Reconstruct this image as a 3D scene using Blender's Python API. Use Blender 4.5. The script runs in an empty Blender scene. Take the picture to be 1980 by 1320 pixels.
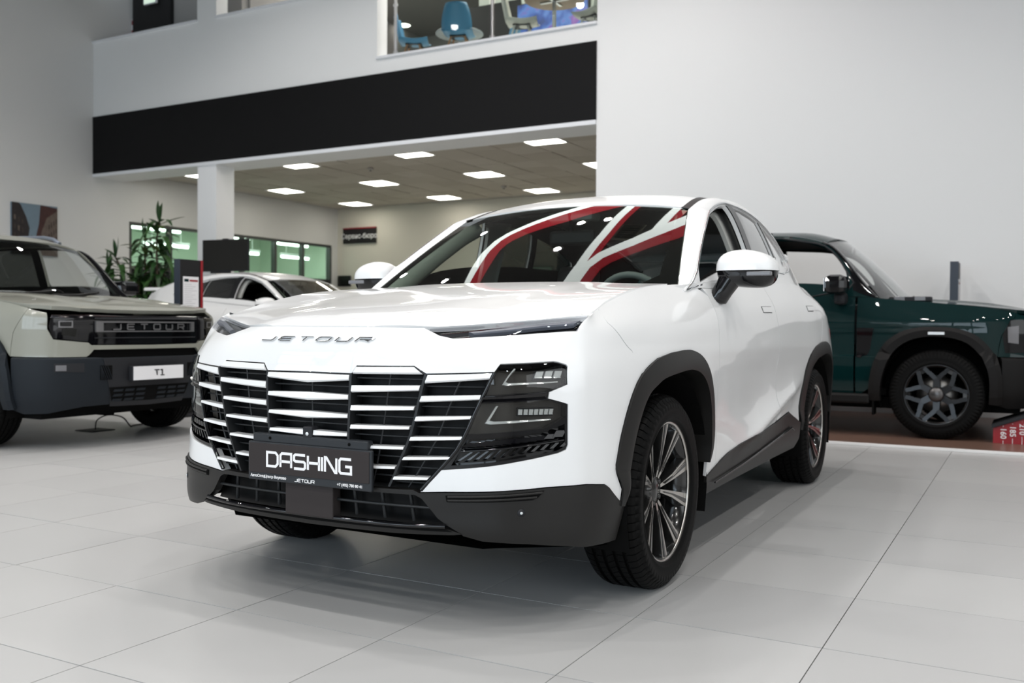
import bpy, bmesh, math, random
import numpy as np
from mathutils import Vector, Matrix
from mathutils.geometry import delaunay_2d_cdt
random.seed(7); RNG = np.random.default_rng(7)
SC = bpy.context.scene
COL = SC.collection
PI = math.pi

# ---------------------------------------------------------------- camera, sky, lamps, exposure
CAM_C = Vector((2.36824, -1.75798, 0.97657))
cam_d = bpy.data.cameras.new('camera'); cam = bpy.data.objects.new('camera', cam_d); COL.objects.link(cam)
_yaw, _pitch, _roll = math.radians(-28.8355), math.radians(.97354), math.radians(.34342)
_f = Vector((math.sin(_yaw)*math.cos(_pitch), math.cos(_yaw)*math.cos(_pitch), -math.sin(_pitch)))
_r = Vector((math.cos(_yaw), -math.sin(_yaw), 0)); _u = _r.cross(_f)
_r2 = _r*math.cos(_roll) + _u*math.sin(_roll); _u2 = -_r*math.sin(_roll) + _u*math.cos(_roll)
M = Matrix((_r2, _u2, -_f)).transposed().to_4x4(); M.translation = CAM_C
cam.matrix_world = M
cam_d.sensor_width = 36; cam_d.lens = 33.276; cam_d.clip_start = .05; cam_d.clip_end = 200
cam_d.dof.use_dof = True; cam_d.dof.focus_distance = 3.35; cam_d.dof.aperture_fstop = 3.6
SC.camera = cam

W = bpy.data.worlds.new('world'); SC.world = W; W.use_nodes = True
_bg = W.node_tree.nodes['Background']
_bg.inputs[0].default_value = (.80, .90, 1.0, 1); _bg.inputs[1].default_value = 1.0

def area_lamp(name, loc, rot, sx, sy, power, col):
    d = bpy.data.lights.new(name, 'AREA'); d.shape = 'RECTANGLE'; d.size = sx; d.size_y = sy
    d.energy = power; d.color = col
    o = bpy.data.objects.new(name, d); COL.objects.link(o); o.location = loc; o.rotation_euler = rot
    return o
# daylight through the glazed front of the hall (behind the camera) and its left part
area_lamp('front_daylight', (-2.2, -9.0, 2.95), (PI/2, 0, 0), 15, 3.7, 610, (.74, .88, 1.0))
# the hall's rows of ceiling lamps
for _x, _y in [(-2.3, 6.2), (-1.73, 6.25), (-5.4, 7.6), (-7.6, 7.26), (-2.35, 4.96), (-5.2, 4.95)] + [(x, y) for x in (-8.0, -5.2, -2.35, .5, 3.35, 6.2) for y in (2.1, -.75, -3.6, -6.4)] + [(3.35, 4.95), (6.2, 4.95), (-8, 4.95)]:
    _d = bpy.data.lights.new('spot_lamp', 'SPOT'); _d.energy = 180 if _y < 7 else 80; _d.color = (1.0, .97, .94); _d.shadow_soft_size = .07; _d.spot_size = 2.6; _d.spot_blend = .5
    _o = bpy.data.objects.new('spot_lamp', _d); COL.objects.link(_o); _o.location = (_x, _y, 7.03)
area_lamp('annex_fill', (-15, 14.8, 3.5), (0, 0, 0), 2.2, 7.5, 130, (.95, 1.0, .93))  # added fill light: the tubes alone leave the annex dark
area_lamp('upstairs_fill', (-4.6, 11.3, 7.3), (0, 0, 0), 3.2, 2.2, 170, (1.0, .95, .88))  # fill light added to lift the cafe corner, stands for no fixture
area_lamp('corridor_fill', (-8.2, 12.2, 7.3), (0, 0, 0), 2.4, 1.6, 60, (1.0, .95, .88))  # another fill added upstairs, brightens the corridor side
area_lamp('side_fill', (9.0, -1.5, 3.2), (PI/2, 0, PI/2), 9, 4.5, 200, (.93, .97, 1.0))  # fill added to brighten the car's flank; the side wall has no window
SC.view_settings.view_transform = 'Standard'; SC.view_settings.look = 'None'
SC.view_settings.gamma = 1; SC.view_settings.use_curve_mapping = False
SC.view_settings.exposure = 0.0
SC.cycles.max_bounces = 10; SC.cycles.diffuse_bounces = 5; SC.cycles.glossy_bounces = 5
SC.cycles.transmission_bounces = 8; SC.cycles.transparent_max_bounces = 16
SC.cycles.caustics_reflective = False; SC.cycles.caustics_refractive = False
SC.cycles.sample_clamp_indirect = 6
# ---------------------------------------------------------------- materials
def mat(name, col, rough=.5, metal=0, coat=0, coat_rough=.03, emit=None, estr=0, spec=.5, bump=None, noise=None):
    m = bpy.data.materials.new(name); m.use_nodes = True
    nt = m.node_tree; b = nt.nodes['Principled BSDF']
    b.inputs['Base Color'].default_value = (*col, 1); b.inputs['Roughness'].default_value = rough
    b.inputs['Metallic'].default_value = metal; b.inputs['Coat Weight'].default_value = coat
    b.inputs['Coat Roughness'].default_value = coat_rough; b.inputs['Specular IOR Level'].default_value = spec
    if emit: b.inputs['Emission Color'].default_value = (*emit, 1); b.inputs['Emission Strength'].default_value = estr
    if noise:       # (scale, amount) gentle tone variation
        tc = nt.nodes.new('ShaderNodeTexCoord'); nz = nt.nodes.new('ShaderNodeTexNoise')
        nz.inputs['Scale'].default_value = noise[0]; nz.inputs['Detail'].default_value = 4
        mr = nt.nodes.new('ShaderNodeMapRange'); mr.inputs['To Min'].default_value = 1-noise[1]; mr.inputs['To Max'].default_value = 1+noise[1]
        mx = nt.nodes.new('ShaderNodeVectorMath'); mx.operation = 'SCALE'; mx.inputs[0].default_value = col
        nt.links.new(tc.outputs['Object'], nz.inputs['Vector']); nt.links.new(nz.outputs['Fac'], mr.inputs['Value'])
        nt.links.new(mr.outputs['Result'], mx.inputs['Scale']); nt.links.new(mx.outputs['Vector'], b.inputs['Base Color'])
    if bump:        # (scale, strength, distance)
        tc = nt.nodes.new('ShaderNodeTexCoord'); nz = nt.nodes.new('ShaderNodeTexNoise'); bp = nt.nodes.new('ShaderNodeBump')
        nz.inputs['Scale'].default_value = bump[0]; nz.inputs['Detail'].default_value = 3
        bp.inputs['Strength'].default_value = bump[1]; bp.inputs['Distance'].default_value = bump[2]
        nt.links.new(tc.outputs['Object'], nz.inputs['Vector']); nt.links.new(nz.outputs['Fac'], bp.inputs['Height'])
        nt.links.new(bp.outputs['Normal'], b.inputs['Normal'])
    return m

def glass(name, tint, ior=1.5, rough=0.0, boost=1.0):
    """a thin pane: tinted see-through plus mirror reflection by Fresnel"""
    m = bpy.data.materials.new(name); m.use_nodes = True
    nt = m.node_tree; nt.nodes.clear()
    out = nt.nodes.new('ShaderNodeOutputMaterial'); mix = nt.nodes.new('ShaderNodeMixShader')
    tr = nt.nodes.new('ShaderNodeBsdfTransparent'); gl = nt.nodes.new('ShaderNodeBsdfGlossy')
    lw = nt.nodes.new('ShaderNodeLayerWeight'); lw.inputs['Blend'].default_value = .5
    pw = nt.nodes.new('ShaderNodeMath'); pw.operation = 'POWER'; pw.inputs[1].default_value = 4.6; nt.links.new(lw.outputs['Facing'], pw.inputs[0])
    fr = nt.nodes.new('ShaderNodeMapRange'); f0 = ((ior-1)/(ior+1))**2; fr.inputs['To Min'].default_value = f0; fr.inputs['To Max'].default_value = 1; nt.links.new(pw.outputs[0], fr.inputs['Value'])
    mu = nt.nodes.new('ShaderNodeMath'); mu.operation = 'MULTIPLY'; mu.inputs[1].default_value = boost; mu.use_clamp = True
    tr.inputs[0].default_value = (*tint, 1); gl.inputs['Roughness'].default_value = rough
    gl.inputs['Color'].default_value = (1, 1, 1, 1)
    nt.links.new(fr.outputs[0], mu.inputs[0]); nt.links.new(mu.outputs[0], mix.inputs[0])
    nt.links.new(tr.outputs[0], mix.inputs[1]); nt.links.new(gl.outputs[0], mix.inputs[2]); nt.links.new(mix.outputs[0], out.inputs[0])
    return m

# ---------------------------------------------------------------- objects
def link(name, me, m=None, parent=None, kind=None):
    o = bpy.data.objects.new(name, me); COL.objects.link(o)
    if m is not None:
        for q in (m if isinstance(m, (list, tuple)) else [m]): me.materials.append(q)
    if parent is not None: o.parent = parent
    if kind: o['kind'] = kind
    return o
def tag(o, label, cat, group=None):
    o['label'] = label; o['category'] = cat
    if group: o['group'] = group
    return o
def thing(name, label, cat, loc=(0, 0, 0), rz=0, group=None):
    o = bpy.data.objects.new(name, None); COL.objects.link(o); o.location = loc; o.rotation_euler = (0, 0, rz)
    o.empty_display_size = .1
    return tag(o, label, cat, group)
def copy_tree(o, parent=None):
    c = o.copy(); COL.objects.link(c)
    if parent is not None: c.parent = parent
    for ch in list(KIDS.get(o, ())): copy_tree(ch, c)
    return c
KIDS = {}
def index_children():
    KIDS.clear()
    for o in bpy.data.objects:
        if o.parent: KIDS.setdefault(o.parent, []).append(o)

def mesh(name, verts, faces, smooth=False, normals=None):
    me = bpy.data.meshes.new(name); me.from_pydata([tuple(map(float, v)) for v in verts], [], [tuple(map(int, f)) for f in faces])
    me.update()
    if smooth:
        me.polygons.foreach_set('use_smooth', [True]*len(me.polygons))
        if normals is not None: me.normals_split_custom_set_from_vertices([tuple(map(float, n)) for n in normals])
    return me

class MB:
    """collects simple solids, then links them as one mesh object"""
    def __init__(s): s.v = []; s.f = []; s.sm = []
    def add(s, V, F, smooth=False, mtx=None):
        n = len(s.v)
        for p in V: s.v.append(tuple(mtx @ Vector(p)) if mtx is not None else tuple(p))
        for f in F: s.f.append(tuple(i+n for i in f)); s.sm.append(smooth)
        return s
    def box(s, x0, x1, y0, y1, z0, z1, b=0, mtx=None):
        if b <= 0:
            V = [(x, y, z) for z in (z0, z1) for y in (y0, y1) for x in (x0, x1)]
            return s.add(V, [(0,2,3,1),(4,5,7,6),(0,1,5,4),(2,6,7,3),(0,4,6,2),(1,3,7,5)], mtx=mtx)
        b = min(b, (x1-x0)/2.01, (y1-y0)/2.01, (z1-z0)/2.01)
        bm = bmesh.new(); bmesh.ops.create_cube(bm, size=1)
        for v in bm.verts: v.co = Vector(((x0+x1)/2+v.co.x*(x1-x0), (y0+y1)/2+v.co.y*(y1-y0), (z0+z1)/2+v.co.z*(z1-z0)))
        bmesh.ops.bevel(bm, geom=bm.edges[:], offset=b, segments=2, affect='EDGES', profile=.5)
        bm.verts.index_update(); s.add([v.co[:] for v in bm.verts], [[v.index for v in f.verts] for f in bm.faces], mtx=mtx); bm.free()
        return s
    def tube(s, pts, r, n=10, cap=True, closed=False):
        """tube along pts; r a number or one per point"""
        P = [Vector(p) for p in pts]; m = len(P)
        rs = [r]*m if isinstance(r, (int, float)) else list(r)
        V = []; up = None
        for i in range(m):
            a = P[(i-1) % m] if (i > 0 or closed) else P[i]; c = P[(i+1) % m] if (i < m-1 or closed) else P[i]
            t = (c-a).normalized()
            if up is None: up = t.orthogonal().normalized()
            up = (up - t*up.dot(t)).normalized(); w = t.cross(up)
            V += [P[i] + (up*math.cos(2*PI*k/n) + w*math.sin(2*PI*k/n))*rs[i] for k in range(n)]
        F = []
        for i in range(m if closed else m-1):
            j = (i+1) % m
            for k in range(n): F.append((i*n+k, i*n+(k+1) % n, j*n+(k+1) % n, j*n+k))
        s.add(V, F, True)
        if cap and not closed:
            s.add(V[:n], [tuple(range(n-1, -1, -1))]); s.add(V[-n:], [tuple(range(n))])
        return s
    def lathe(s, prof, n=32, mtx=None, smooth=True, closed=False):
        """prof: (r, h) pairs turned about local z"""
        V = []; F = []; k = len(prof)
        for i in range(n):
            a = 2*PI*i/n
            V += [(r*math.cos(a), r*math.sin(a), h) for r, h in prof]
        for i in range(n):
            j = (i+1) % n
            for q in range(k if closed else k-1):
                q2 = (q+1) % k
                F.append((i*k+q, j*k+q, j*k+q2, i*k+q2))
        return s.add(V, F, smooth, mtx)
    def prism(s, poly, h0, h1, mtx=None, b=0):
        """2-D polygon in local xy between heights h0 and h1 (counter-clockwise), optional chamfer on top"""
        n = len(poly)
        area = sum(poly[i][0]*poly[(i+1) % n][1] - poly[(i+1) % n][0]*poly[i][1] for i in range(n))
        if area < 0: poly = poly[::-1]
        V = [(x, y, h0) for x, y in poly]; F = [tuple(range(n-1, -1, -1))]
        rings = [(poly, h1)] if b <= 0 else [(poly, h1-b), (inset(poly, b), h1)]
        for p, h in rings:
            m = len(V); V += [(x, y, h) for x, y in p]
            F += [(m-n+i, m-n+(i+1) % n, m+(i+1) % n, m+i) for i in range(n)]
        m = len(V)-n; F.append(tuple(range(m, m+n)))
        return s.add(V, F, mtx=mtx)
    def build(s, name, m, parent=None, kind=None, smooth=None):
        me = bpy.data.meshes.new(name); me.from_pydata(s.v, [], s.f); me.update()
        me.polygons.foreach_set('use_smooth', s.sm if smooth is None else [smooth]*len(s.f))
        return link(name, me, m, parent, kind)

def inset(poly, d):
    n = len(poly); out = []
    for i in range(n):
        p, c, q = (Vector(poly[j % n][:2]) for j in (i-1, i, i+1))
        a = (c-p).normalized(); b = (q-c).normalized()
        na = Vector((-a.y, a.x)); nb = Vector((-b.y, b.x)); m = na+nb
        k = max(.3, 1+na.dot(nb)); out.append(tuple(c + m*(d/k)))
    return out

def inside(poly, P):
    x, y = P[:, 0], P[:, 1]; r = np.zeros(len(P), bool); n = len(poly)
    for i in range(n):
        x0, y0 = poly[i-1]; x1, y1 = poly[i]
        c = (y0 > y) != (y1 > y)
        r ^= c & (x < (x1-x0)*(y-y0)/((y1-y0) if y1 != y0 else 1e-12) + x0)
    return r
def segdist(poly, P):
    d = np.full(len(P), 1e9); n = len(poly)
    for i in range(n):
        a = np.array(poly[i-1]); b = np.array(poly[i]); ab = b-a
        t = np.clip(((P-a)@ab)/(ab@ab+1e-15), 0, 1); d = np.minimum(d, np.hypot(*(P-a-t[:, None]*ab).T))
    return d
def resample(poly, h):
    out = []; n = len(poly)
    for i in range(n):
        a = np.array(poly[i], float); b = np.array(poly[(i+1) % n], float); L = np.hypot(*(b-a))
        k = max(1, int(round(L/h))); out += [tuple(a+(b-a)*j/k) for j in range(k)]
    return out

def numnormal(F, U, V, e=.004):
    du = F(U+e, V) - F(U-e, V); dv = F(U, V+e) - F(U, V-e)
    n = np.cross(du, dv); return n/(np.linalg.norm(n, axis=1)[:, None]+1e-12)

def panel(name, F, outer, m, parent=None, holes=(), scale=(1, 1), h=.03, lip=.012, off=0, gap=0, mirror=False, center=(0, 2.3, .75), flip=None):
    """a trimmed piece of the surface F(u,v), with turned-in edges"""
    sx, sy = scale
    loops = []
    for k, L in enumerate([outer] + list(holes)):
        L = [(u*sx, v*sy) for u, v in L]
        A = sum(L[i-1][0]*L[i][1]-L[i][0]*L[i-1][1] for i in range(len(L)))
        if (A < 0) != (k > 0): L = L[::-1]
        if gap: L = inset(L, gap)
        loops.append(resample(L, h*.7))
    O = loops[0]; xs = [p[0] for p in O]; ys = [p[1] for p in O]
    gx, gy = np.meshgrid(np.arange(math.floor(min(xs)/h)*h, max(xs), h), np.arange(math.floor(min(ys)/h)*h, max(ys), h))
    G = np.stack([gx.ravel(), gy.ravel()], -1)
    ok = inside(O, G) & (segdist(O, G) > h*.45)
    for L in loops[1:]: ok &= ~inside(L, G) & (segdist(L, G) > h*.45)
    pts = [p for L in loops for p in L]; E = []; k = 0
    for L in loops: n = len(L); E += [(k+i, k+(i+1) % n) for i in range(n)]; k += n
    pts += [tuple(p) for p in G[ok]]
    V2, _, T, *_ = delaunay_2d_cdt([Vector(p) for p in pts], E, [], 0, 1e-7)
    V2 = np.array([(v.x, v.y) for v in V2]); T = np.array([t for t in T if len(t) == 3])
    c = V2[T].mean(1); keep = inside(O, c)
    for L in loops[1:]: keep &= ~inside(L, c)
    T = T[keep]
    U, Vv = V2[:, 0]/sx, V2[:, 1]/sy
    P = F(U, Vv); N = numnormal(F, U, Vv)
    out = (P - np.array(center)) if flip is None else np.tile(np.array(flip, float), (len(P), 1))
    # winding of the triangles against outward
    tn = np.cross(P[T[:, 1]]-P[T[:, 0]], P[T[:, 2]]-P[T[:, 0]])
    if (tn*out[T[:, 0]]).sum() < 0: T = T[:, ::-1]; tn = -tn
    if (N*out).sum() < 0: N = -N
    P = P + N*off
    verts = list(P); norms = list(N); faces = [tuple(t) for t in T]
    if lip:
        cnt = {}
        for t in T:
            for i in range(3): e = (t[i], t[(i+1) % 3]); cnt[e] = 1
        for a, b in [e for e in cnt if (e[1], e[0]) not in cnt]:
            k = len(verts); pa, pb = P[a], P[b]; na, nb = N[a], N[b]
            ln = np.cross(pb-pa, na); ln = ln/(np.linalg.norm(ln)+1e-12)
            verts += [pa, pb, pb-nb*lip, pa-na*lip]; norms += [ln]*4; faces.append((k+1, k, k+3, k+2))
    verts = np.array(verts); norms = np.array(norms)
    def make(vs, ns, fs): return link(name, mesh(name, vs, fs, True, ns), m, parent)
    o = make(verts, norms, faces)
    if mirror:
        f = np.array([-1, 1, 1]); o2 = make(verts*f, norms*f, [t[::-1] for t in faces]); return o, o2
    return o

# stroke lettering: polylines on a 0..1 (wide) by 0..1 (high) cell
GLYPH = {
 'J': (1, [[(1,1),(1,.12),(.88,0),(0,0)]]), 'E': (1, [[(1,1),(.12,1),(0,.88),(0,.12),(.12,0),(1,0)], [(0,.5),(.9,.5)]]),
 'T': (1, [[(0,1),(1,1)], [(.5,1),(.5,0)]]), 'O': (1, [[(.12,0),(.88,0),(1,.12),(1,.88),(.88,1),(.12,1),(0,.88),(0,.12),(.12,0)]]),
 'U': (1, [[(0,1),(0,.12),(.12,0),(.88,0),(1,.12),(1,1)]]), 'R': (1, [[(0,0),(0,1),(.9,1),(1,.88),(1,.56),(.9,.44),(.2,.44)], [(.55,.44),(1,0)]]),
 'D': (1, [[(0,0),(0,1),(.8,1),(1,.8),(1,.2),(.8,0),(0,0)]]), 'A': (1, [[(0,0),(0,.86),(.14,1),(1,1),(1,0)], [(0,.42),(1,.42)]]),
 'S': (1, [[(1,1),(.12,1),(0,.9),(0,.6),(.12,.52),(.88,.52),(1,.42),(1,.1),(.88,0),(0,0)]]), 'H': (1, [[(0,0),(0,1)], [(1,0),(1,1)], [(0,.5),(1,.5)]]),
 'I': (.0, [[(0,0),(0,1)]]), 'N': (1, [[(0,0),(0,1),(.12,1),(.88,0),(1,0),(1,1)]]), 'G': (1, [[(1,1),(.12,1),(0,.88),(0,.12),(.12,0),(1,0),(1,.48),(.5,.48)]]),
}
def stroke_word(word, w, hgt, gap, sw, depth, slant=0, bevel=0):
    """MBs of raised letters, one per letter, in local x (right) y (up) z (out)"""
    x = 0; res = []
    for ch in word:
        gw, lines = GLYPH[ch]; mb = MB()
        for L in lines:
            pts = [Vector((x + a*w*gw + slant*b*hgt, b*hgt)) for a, b in L]
            closed = (pts[0]-pts[-1]).length < 1e-6
            if closed: pts = pts[:-1]
            n = len(pts); lft = []; rgt = []
            for i in range(n):
                if closed or 0 < i < n-1:
                    a = (pts[i]-pts[i-1]).normalized(); b = (pts[(i+1) % n]-pts[i]).normalized()
                else:
                    a = b = ((pts[1]-pts[0]) if i == 0 else (pts[-1]-pts[-2])).normalized()
                na = Vector((-a.y, a.x)); nb = Vector((-b.y, b.x)); mm = (na+nb)/max(.4, 1+na.dot(nb))
                lft.append(pts[i]+mm*sw/2); rgt.append(pts[i]-mm*sw/2)
            for i in range(n if closed else n-1):
                j = (i+1) % n
                mb.prism([tuple(rgt[i]), tuple(rgt[j]), tuple(lft[j]), tuple(lft[i])], 0, depth, b=min(bevel, sw*.3))
        res.append((ch, mb)); x += w*gw + gap
    return res, x - gap

def text_obj(name, s, size, m, parent, mtx, depth=.0008, align='CENTER', bold=0):
    cu = bpy.data.curves.new(name, 'FONT'); cu.body = s; cu.size = size; cu.align_x = align; cu.align_y = 'CENTER'; cu.extrude = depth; cu.offset = bold
    cu.resolution_u = 3
    t = bpy.data.objects.new(name, cu); COL.objects.link(t)
    bpy.context.view_layer.update()
    me = bpy.data.meshes.new_from_object(t.evaluated_get(bpy.context.evaluated_depsgraph_get()))
    bpy.data.objects.remove(t); bpy.data.curves.remove(cu)
    me.name = name; me.transform(mtx); me.materials.clear()
    return link(name, me, m, parent)
def frame_mtx(o, x, y):
    """matrix with local x,y axes and origin o"""
    x = Vector(x).normalized(); y = Vector(y); y = (y - x*y.dot(x)).normalized(); z = x.cross(y)
    mm = Matrix((x, y, z)).transposed().to_4x4(); mm.translation = Vector(o); return mm
# ---------------------------------------------------------------- car surface maths
def hermite(K, t):
    """cubic through rows of K (n,...) at float t (m,), finite-difference tangents"""
    K = np.asarray(K, float); t = np.asarray(t, float)
    n = len(K)
    T = np.empty_like(K)
    T[1:-1] = (K[2:] - K[:-2]) * .5
    T[0] = K[1] - K[0]; T[-1] = K[-1] - K[-2]
    i = np.clip(np.floor(t).astype(int), 0, n - 2)
    f = (t - i)
    f = f.reshape(f.shape + (1,) * (K.ndim - 1))
    a, b, ta, tb = K[i], K[i + 1], T[i], T[i + 1]
    return a*(2*f**3-3*f**2+1) + ta*(f**3-2*f**2+f) + b*(-2*f**3+3*f**2) + tb*(f**3-f**2)

def lut(xs, ys):
    """smooth 1-D lookup (monotone-ish cubic on uneven knots)"""
    xs = np.asarray(xs, float); ys = np.asarray(ys, float)
    d = np.diff(ys) / np.diff(xs)
    m = np.empty_like(ys); m[0] = d[0]; m[-1] = d[-1]
    m[1:-1] = np.where(d[1:]*d[:-1] > 0, 2*d[1:]*d[:-1]/(d[1:]+d[:-1]+1e-12), 0)
    def f(x):
        x = np.asarray(x, float)
        i = np.clip(np.searchsorted(xs, x) - 1, 0, len(xs) - 2)
        h = xs[i+1] - xs[i]; t = np.clip((x - xs[i]) / h, -.4, 1.4)
        r = ys[i]*(2*t**3-3*t**2+1) + h*m[i]*(t**3-2*t**2+t) + ys[i+1]*(-2*t**3+3*t**2) + h*m[i+1]*(t**3-t**2)
        r = np.where(t < 0, ys[i] + m[i]*h*t, r)
        return np.where(t > 1, ys[i+1] + m[i+1]*h*(t-1), r)
    return f

ZR = [.20, .30, .40, .50, .62, .74, .83, .90]
def _cx(x, ys, r8, top): return [(x, y, z) for y, z in zip(ys, ZR)] + [r8, top]
def _cy(y, xs, r8, top): return [(x, y, z) for x, z in zip(xs, ZR)] + [r8, top]
NET = np.array([
    _cx(0,   (.10,.03,.01,.005,0,-.002,.0,.012), (0,.027,.94), (0,.045,.969)),
    _cx(.22, (.105,.035,.015,.01,.004,.002,.005,.018), (.22,.036,.94), (.22,.062,.969)),
    _cx(.43, (.13,.055,.04,.036,.034,.033,.035,.060), (.428,.100,.94), (.42,.150,.968)),
    _cx(.62, (.18,.105,.095,.095,.10,.105,.112,.150), (.62,.222,.955), (.62,.285,.988)),
    _cx(.73, (.235,.165,.157,.160,.165,.17,.18,.235), (.73,.303,.966), (.73,.357,1.0)),
    _cx(.81, (.31,.245,.235,.24,.245,.25,.262,.305), (.815,.358,.972), (.829,.423,1.01)),
    [(.85,.40,.20),(.868,.345,.30),(.875,.335,.40),(.875,.335,.50),(.875,.335,.62),(.873,.335,.74),(.87,.345,.83),(.862,.38,.90),(.855,.44,.97),(.818,.50,1.028)],
    [(.875,.52,.20),(.90,.51,.30),(.915,.51,.40),(.92,.51,.50),(.92,.51,.62),(.92,.52,.74),(.917,.54,.83),(.908,.57,.90),(.89,.62,.985),(.805,.66,1.07)],
    _cy(.93, (.90,.93,.945,.95,.953,.955,.952,.943), (.915,.95,1.0), (.80,.94,1.121)),
    _cy(1.36,(.87,.915,.935,.945,.948,.95,.952,.95), (.925,1.36,1.03), (.797,1.33,1.155)),
    _cy(1.60,(.87,.915,.935,.938,.938,.943,.95,.951), (.93,1.6,1.03), (.866,1.6,1.148)),
    _cy(2.2, (.87,.915,.93,.93,.922,.932,.947,.951), (.93,2.2,1.06), (.875,2.2,1.18)),
    _cy(2.6, (.87,.915,.925,.928,.928,.935,.947,.951), (.932,2.6,1.07), (.873,2.6,1.20)),
    _cy(3.1, (.87,.915,.925,.925,.93,.94,.95,.951), (.93,3.1,1.09), (.865,3.1,1.235)),
    _cy(3.65,(.87,.92,.94,.945,.95,.957,.96,.955), (.925,3.65,1.09), (.83,3.65,1.235)),
    _cy(4.1, (.87,.91,.92,.925,.935,.94,.938,.93), (.90,4.1,1.08), (.78,4.1,1.20)),
    _cy(4.42,(.80,.83,.85,.85,.85,.85,.84,.83), (.80,4.42,1.0), (.70,4.40,1.10)),
    [(.42,4.56,z) for z in ZR] + [(.42,4.55,1.0),(.40,4.50,1.08)],
    [(0,4.59,z) for z in ZR] + [(0,4.58,1.0),(0,4.53,1.08)],
], float)

def belt(u, v):
    u = np.atleast_1d(np.asarray(u, float)); v = np.atleast_1d(np.asarray(v, float))
    cols = hermite(NET, u)                       # (m, rows, 3)
    n = cols.shape[1]
    T = np.empty_like(cols)
    T[:, 1:-1] = (cols[:, 2:] - cols[:, :-2]) * .5
    T[:, 0] = cols[:, 1] - cols[:, 0]; T[:, -1] = cols[:, -1] - cols[:, -2]
    i = np.clip(np.floor(v).astype(int), 0, n - 2); f = (v - i)[:, None]; k = np.arange(len(u))
    a, b, ta, tb = cols[k, i], cols[k, i+1], T[k, i], T[k, i+1]
    P = a*(2*f**3-3*f**2+1) + ta*(f**3-2*f**2+f) + b*(-2*f**3+3*f**2) + tb*(f**3-f**2)
    # door crease
    y, z = P[:, 1], P[:, 2]
    zc = .47 + (y - 2.2) * .19
    amp = .030 * np.clip((y - 1.75) / .5, 0, 1) * np.clip((3.28 - y) / .30, 0, 1)
    t = z - zc
    r = np.sqrt(t*t + .018**2)
    prof = np.exp(-(r-.018)/np.where(t > 0, .050, .036))
    P[:, 0] += np.where(u > 8, amp * np.maximum(prof, 0), 0)
    return P

# ---- windscreen
def wind(s, t):
    s = np.atleast_1d(np.asarray(s, float)); t = np.atleast_1d(np.asarray(t, float))
    s2 = s*s
    b = np.stack([.80*s, 1.25 + .14*s2, 1.105 + .015*s2], -1)
    e = np.stack([.63*s, 1.985 + .056*s2, 1.588 - .036*s2], -1)
    tt = t[:, None]
    P = b*(1-tt) + e*tt
    bulge = (4*t*(1-t)) * .022 * (1 - .5*s2)
    P[:, 1] -= bulge*.55; P[:, 2] += bulge*.83
    return P

# ---- greenhouse side: y-stations
_gy = [1.36, 1.6, 2.04, 2.4, 2.8, 3.2, 3.7, 4.1, 4.4]
g_xb = lut([1.30,1.36,1.6,2.2,2.6,3.1,3.65,4.1,4.4], [.83,.838,.866,.875,.873,.862,.815,.755,.69])
g_zb = lut([1.30,1.36,1.6,2.2,2.6,3.1,3.65,4.1,4.4], [1.118,1.122,1.148,1.18,1.20,1.235,1.235,1.20,1.10])
def g_edge(y):
    """windscreen side edge, then the roof edge"""
    y = np.asarray(y, float)
    t = np.clip((y - 1.39) / (2.041 - 1.39), 0, 1)
    W = wind(np.ones_like(t).ravel(), t.ravel()).reshape(t.shape + (3,))
    rx = lut([2.0,2.04,2.4,2.8,3.2,3.7,4.1,4.4], [.636,.63,.615,.605,.59,.555,.53,.51])(y)
    rz = lut([2.0,2.04,2.4,2.8,3.2,3.7,4.1,4.4], [1.535,1.552,1.645,1.662,1.636,1.590,1.505,1.41])(y)
    m = y < 2.041
    return np.where(m, W[..., 0], rx), np.where(m, W[..., 2], rz)
def green(y, t):
    y = np.atleast_1d(np.asarray(y, float)); t = np.atleast_1d(np.asarray(t, float))
    xb, zb = g_xb(y), g_zb(y); xe, ze = g_edge(y)
    k = .30 + .16*np.clip((y-2.6)/1.1, 0, 1.3)
    zc = ze + .012
    xc = np.maximum(xb - k*(zc - zb), xe + .02)
    w = 2.6
    a, b, c = (1-t)**2, 2*t*(1-t)*w, t**2
    den = a + b + c
    return np.stack([(a*xb + b*xc + c*xe)/den, y, (a*zb + b*zc + c*ze)/den], -1)

# ---- roof & hood height fields
r_c = lut([1.985,2.1,2.4,2.8,3.2,3.7,4.1,4.4], [1.588,1.625,1.692,1.712,1.690,1.640,1.560,1.48])
def roof(x, y):
    x = np.atleast_1d(np.asarray(x, float)); y = np.atleast_1d(np.asarray(y, float))
    xe, ze = g_edge(np.maximum(y, 2.0411)); q = np.clip(np.abs(x)/xe, 0, 1.1)
    zc = r_c(y)
    return np.stack([x, y, zc + (ze - zc)*(.75*q**2 + .25*q**4)], -1)
h_c = lut([.0,.045,.08,.15,.3,.6,1.0,1.33], [.925,.969,.987,1.006,1.033,1.075,1.131,1.168])
_hye = lut([0,.22,.42,.62,.73,.829,.86], [.045,.062,.150,.285,.357,.423,.46]); _hze = lut([0,.22,.42,.62,.73,.829,.86], [.969,.969,.968,.988,1.0,1.010,1.012])
def hood(x, y):
    P = hood_raw(x, y); ax = np.abs(P[:, 0]); ye = _hye(ax); E = hood_raw(P[:, 0], ye)
    P[:, 2] += (_hze(ax) - E[:, 2]) * np.exp(-np.clip(P[:, 1]-ye, 0, None)/.10)
    return P
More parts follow.
